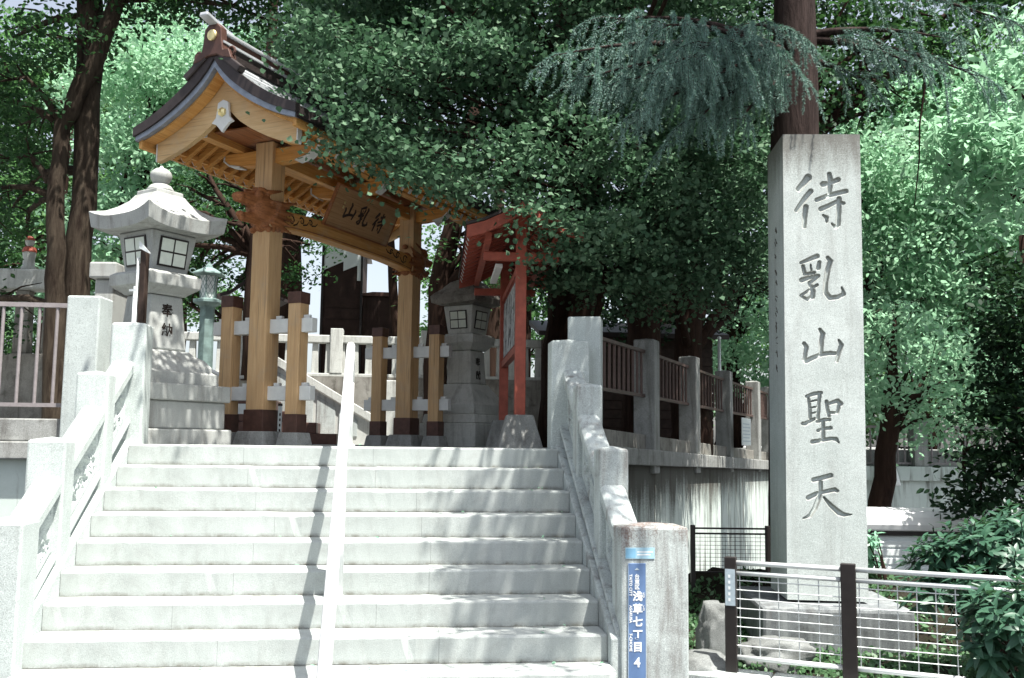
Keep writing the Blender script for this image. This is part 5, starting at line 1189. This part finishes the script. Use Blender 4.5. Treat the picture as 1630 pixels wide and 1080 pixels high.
BACK = [("backdrop_tree", "tall shady tree far behind the ginkgo, above the gate ridge", (-2.45, 20.6), 'b1'), ("backdrop_tree", "tall shady tree far behind the ginkgo, above the red notice shelter", (2.2, 18.6), 'b2'),
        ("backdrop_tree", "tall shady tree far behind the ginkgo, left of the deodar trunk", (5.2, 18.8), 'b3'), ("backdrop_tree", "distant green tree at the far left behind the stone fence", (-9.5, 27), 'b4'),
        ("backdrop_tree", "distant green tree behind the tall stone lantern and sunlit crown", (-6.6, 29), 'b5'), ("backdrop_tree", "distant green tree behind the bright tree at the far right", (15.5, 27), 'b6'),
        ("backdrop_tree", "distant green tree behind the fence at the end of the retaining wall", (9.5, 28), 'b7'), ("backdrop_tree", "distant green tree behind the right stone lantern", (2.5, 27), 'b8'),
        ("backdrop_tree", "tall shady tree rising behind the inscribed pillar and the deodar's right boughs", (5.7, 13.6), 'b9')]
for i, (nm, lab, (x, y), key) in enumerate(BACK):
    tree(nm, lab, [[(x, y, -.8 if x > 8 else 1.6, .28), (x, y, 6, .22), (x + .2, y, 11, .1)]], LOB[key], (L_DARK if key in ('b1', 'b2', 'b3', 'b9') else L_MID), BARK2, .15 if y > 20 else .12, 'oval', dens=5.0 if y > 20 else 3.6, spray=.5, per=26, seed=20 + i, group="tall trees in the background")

# ------------------------------------------------------------------ deodar cedar behind the pillar: drooping needle sprays
dg = np.random.default_rng(55)
DB = Vector((3.93, 9.30, -.9))
dt = thing("deodar_cedar", "deodar cedar behind the pillar with drooping blue-green needle sprays", "tree", DB)
m = MB(); m.tube([Vector(p) - DB for p in ((3.93, 9.30, -.9), (3.93, 9.28, 2), (3.93, 9.25, 4.6), (3.93, 9.2, 5.4), (3.95, 9.2, 6.6), (4.0, 9.2, 9), (4.0, 9.2, 12))], [.34, .29, .245, .235, .2, .15, .05], 18); m.build("trunk", BARK3, dt, smooth=True)
lim = MB(); NV = []; tw = MB()
def plume(p, q, sag, per_m, ln, stem=.005):
    """one arching twig from p to q, bristling with needles all along"""
    p = np.array(p); q = np.array(q); L = np.linalg.norm(q - p); n = int(per_m * L) + 12
    t = dg.uniform(.0, 1, n)
    mid = (p + q) / 2 + np.array([0, 0, sag])
    B = lambda t: ((1 - t) ** 2)[:, None] * p + (2 * t * (1 - t))[:, None] * mid + (t ** 2)[:, None] * q
    c = B(t); d = unit((2 * (1 - t))[:, None] * (mid - p) + (2 * t)[:, None] * (q - mid))
    r = dg.normal(size=(n, 3)); r = unit(r - d * (r * d).sum(-1, keepdims=True))
    tip = unit(r * .8 + d * .65) * (ln * dg.uniform(.7, 1.2, n) * (1.1 - .5 * t))[:, None]
    w = unit(np.cross(tip, dg.normal(size=(n, 3)))) * .0026
    NV.append(np.stack([c - w, c + w, c + tip], 1))
    bt = B(np.array([0, .35, .7, 1.0]))
    tw.tube([tuple(x) for x in bt], [stem, stem * .8, stem * .5, stem * .25], 4, False)
    return B
for k, (ex, ey, ez, sz) in enumerate(LOB['deodar']):
    e = Vector((ex, ey, ez)); zb0 = min(max(ez + .15 + .1 * (k % 3), 5.6), 9.0); b0_ = Vector((3.95, 9.2, zb0))
    L = (e - b0_).length; mid = b0_.lerp(e, .5) + Vector((0, 0, .12 * L))
    fn = lambda f: b0_.lerp(mid, f).lerp(mid.lerp(e, f), f)
    lim.tube([fn(f) - DB for f in np.linspace(0, 1, 9)], [.05 * (1 - .88 * f) for f in np.linspace(0, 1, 9)], 7)
    ax = (e - b0_); ax.z = 0; ax.normalize(); side = ax.cross(Vector((0, 0, 1)))
    nb = int((11 if (e.y < 6.5 and e.x < 3.4) else 5.4) * L)
    for q in range(nb + 1):
        f = .25 + .75 * (q + dg.uniform(.2, .8)) / nb if q < nb else 1.0
        c = fn(min(f, 1.0)); sd = (-1) ** q
        ln = sz * dg.uniform(.38, .72) * (1.15 - .45 * f) if q < nb else .45 * sz
        dr = side * (sd * dg.uniform(.35, .95)) + ax * dg.uniform(.45, .9) if q < nb else ax + side * dg.uniform(-.3, .3)
        dr.normalize()
        tipv = c + dr * (ln * .85) + Vector((0, 0, -ln * dg.uniform(.35, .7)))
        Bf = plume(c - DB, tipv - DB, .22 * ln, 430, .042, .006)
        for h in range(int(2 + ln * 7)):
            s0 = Bf(np.array([dg.uniform(.15, .95)]))[0]; hl = dg.uniform(.10, .30) * sz
            s1 = s0 + np.array(dr) * hl * dg.uniform(.1, .5) + np.array(side) * dg.normal() * .05 + np.array([0, 0, -hl])
            plume(s0, s1, .10 * hl, 430, .036, .003)
lim.build("branches", BARK3, dt, smooth=True); tag(tw.build("twigs", BARK3, dt), kind="stuff")
tag(bulk("needles", np.vstack(NV), 3, L_DEO, dt), kind="stuff")
vn = thing("hanging_vine", "thin bare vine hanging before the bright trees right of the pillar", "vine", (5.5, 9.45, 5.7))
vn.location = (5.46, 9.4, 5.75)
MB().tube([(0, 0, .3), (-.0, 0, -.15), (-.06, .02, -.55), (-.09, 0, -.95), (-.15, .02, -1.45)], [.014, .012, .010, .008, .005], 6).build("stem", BARK2, vn, smooth=True)

# ------------------------------------------------------------------ leafy shrub growing through the street fence
def leaf_obj_mesh(nm, ln, w, mat):
    vs = []; fs = []
    n = 5
    for i in range(n + 1):
        t = i / n; ww = w * math.sin(math.pi * min(1, .06 + t * .94)) ** .75 * (1 - .25 * t); z = -.25 * ln * t * t
        vs += [(-ww, ln * t, z + .18 * ww), (0, ln * t, z), (ww, ln * t, z + .18 * ww)]
    for i in range(n):
        a = i * 3; fs += [(a, a + 1, a + 4, a + 3), (a + 1, a + 2, a + 5, a + 4)]
    me = bpy.data.meshes.new(nm); me.from_pydata(vs, [], fs); me.materials.append(mat)
    for p in me.polygons: p.use_smooth = True
    return me
def shrub(name, label, base, lobes, nindiv, nrest, size, mat, seed, group=None):
    g = np.random.default_rng(seed)
    t = thing(name, label, "shrub", base, 0, group); off = np.array(base)
    st = MB(); tips = []
    cum = np.array([r ** 2 for *_, r in lobes]); cum = cum / cum.sum()
    ntot = nindiv + nrest; nsh = ntot // 9
    which = g.choice(len(lobes), nsh, p=cum)
    for w in which:
        x, y, z, r = lobes[w]; d = unit(g.normal(size=3)); d[2] = abs(d[2]) * .9 if g.uniform() < .65 else d[2]
        c = np.array([x, y, z]) + unit(d) * r * g.uniform(.72, 1.0) * np.array([1, 1, .9]) - off
        tips.append((c, unit(d * .8 + np.array([0, 0, .6]))))
    for c, d in tips[::3]: st.tube([(c[0] * .15, c[1] * .15, 0), tuple(c * .6 + np.array([0, 0, .05])), tuple(c)], [.012, .008, .003], 5, False)
    st.build("stems", BARK2, t)
    items = []
    for c, d in tips:
        e1 = unit(np.cross(d, np.array([.3, .2, 1.0]))); e2 = np.cross(d, e1); ph = g.uniform(0, 6)
        for k in range(9):
            a = ph + k * 2.4; up_ = .15 + .10 * k
            o = unit((e1 * math.cos(a) + e2 * math.sin(a)) + d * (up_ - .2))
            items.append((c - d * (.012 * (9 - k)), o, d, size * g.uniform(.75, 1.2) * (1 - .05 * k)))
    cam_p = np.array([0, 0, 1.778]) - off
    items.sort(key=lambda it: np.linalg.norm(it[0] - cam_p))
    mes = [leaf_obj_mesh("leaf", 1, .19, mat), leaf_obj_mesh("leaf", 1, .165, mat), leaf_obj_mesh("leaf", 1, .21, mat)]
    def mtx(p, o, d, s):
        y = Vector(o).normalized(); z = Vector(d); z = (z - y * z.dot(y)).normalized(); x = y.cross(z)
        return Matrix(((x.x * s, y.x * s, z.x * s, p[0]), (x.y * s, y.y * s, z.y * s, p[1]), (x.z * s, y.z * s, z.z * s, p[2]), (0, 0, 0, 1)))
    for i, it in enumerate(items[:nindiv]):
        o = bpy.data.objects.new("leaf", mes[i % 3]); COL.objects.link(o); o.parent = t; o.matrix_local = mtx(*it)
    mb_v = []; mb_f = []; n0 = 0
    me = mes[0]; V0 = [v.co.copy() for v in me.vertices]; F0_ = [tuple(p.vertices) for p in me.polygons]
    for it in items[nindiv:]:
        M = mtx(*it); mb_v += [tuple(M @ v) for v in V0]; mb_f += [tuple(i + n0 for i in f) for f in F0_]; n0 += len(V0)
    me2 = bpy.data.meshes.new("foliage"); me2.from_pydata(mb_v, [], mb_f)
    for p in me2.polygons: p.use_smooth = True
    tag(link("foliage", me2, mat, t), kind="stuff")
    return t
shrub("leafy_shrub", "large glossy-leaved shrub pushing through the street fence at lower right", (4.35, 6.75, .15), LOB['shrub'], 300, 2300, .15, L_SHR, 5)
shrub("young_shrub", "small bright-leaved shrub beside the right edge of the pillar", (4.48, 8.6, .4), LOB['shrub2'], 60, 60, .12, L_PALE, 6)
# low ground plants on the planting bed
gp = np.random.default_rng(9); C = []
for k in range(900):
    x = gp.uniform(1.98, 4.6); y = gp.uniform(7.25 - .577 * (x - 2.1) + .15, 9.3)
    z = .10 + .44 * smooth(((Vector((x, y)) - F0).dot(FN) - .1) / 3.2, .42, .8) + .2 * smooth(2.9 - x, 0, .7) * smooth(((Vector((x, y)) - F0).dot(FN) - .1) / 3.2, .1, .5)
    C.append(np.array([x, y, z + .03]) + gp.normal(size=(10, 3)) * np.array([.05, .05, .02]))
tag(bulk("ground_cover", leaves(np.vstack(C), .055, 'oval', .7, gp), 6, GRASS), "sparse low green ground cover on the planting bed", kind="stuff")
# a few fallen leaves on the steps
fl = []
for k in range(60):
    ks = int(gp.integers(0, 9)); fl.append((gp.uniform(XL + .1, XR - .1) if k % 3 else gp.uniform(XR - .5, XR - .06), Y0 - ks * SD + gp.uniform(.05, .26), ZL - ks * SH + .012))
tag(bulk("fallen_leaves", leaves(np.array(fl), .035, 'oval', 3, gp), 6, L_PALE), "scattered fallen leaves lying on the steps", kind="stuff")
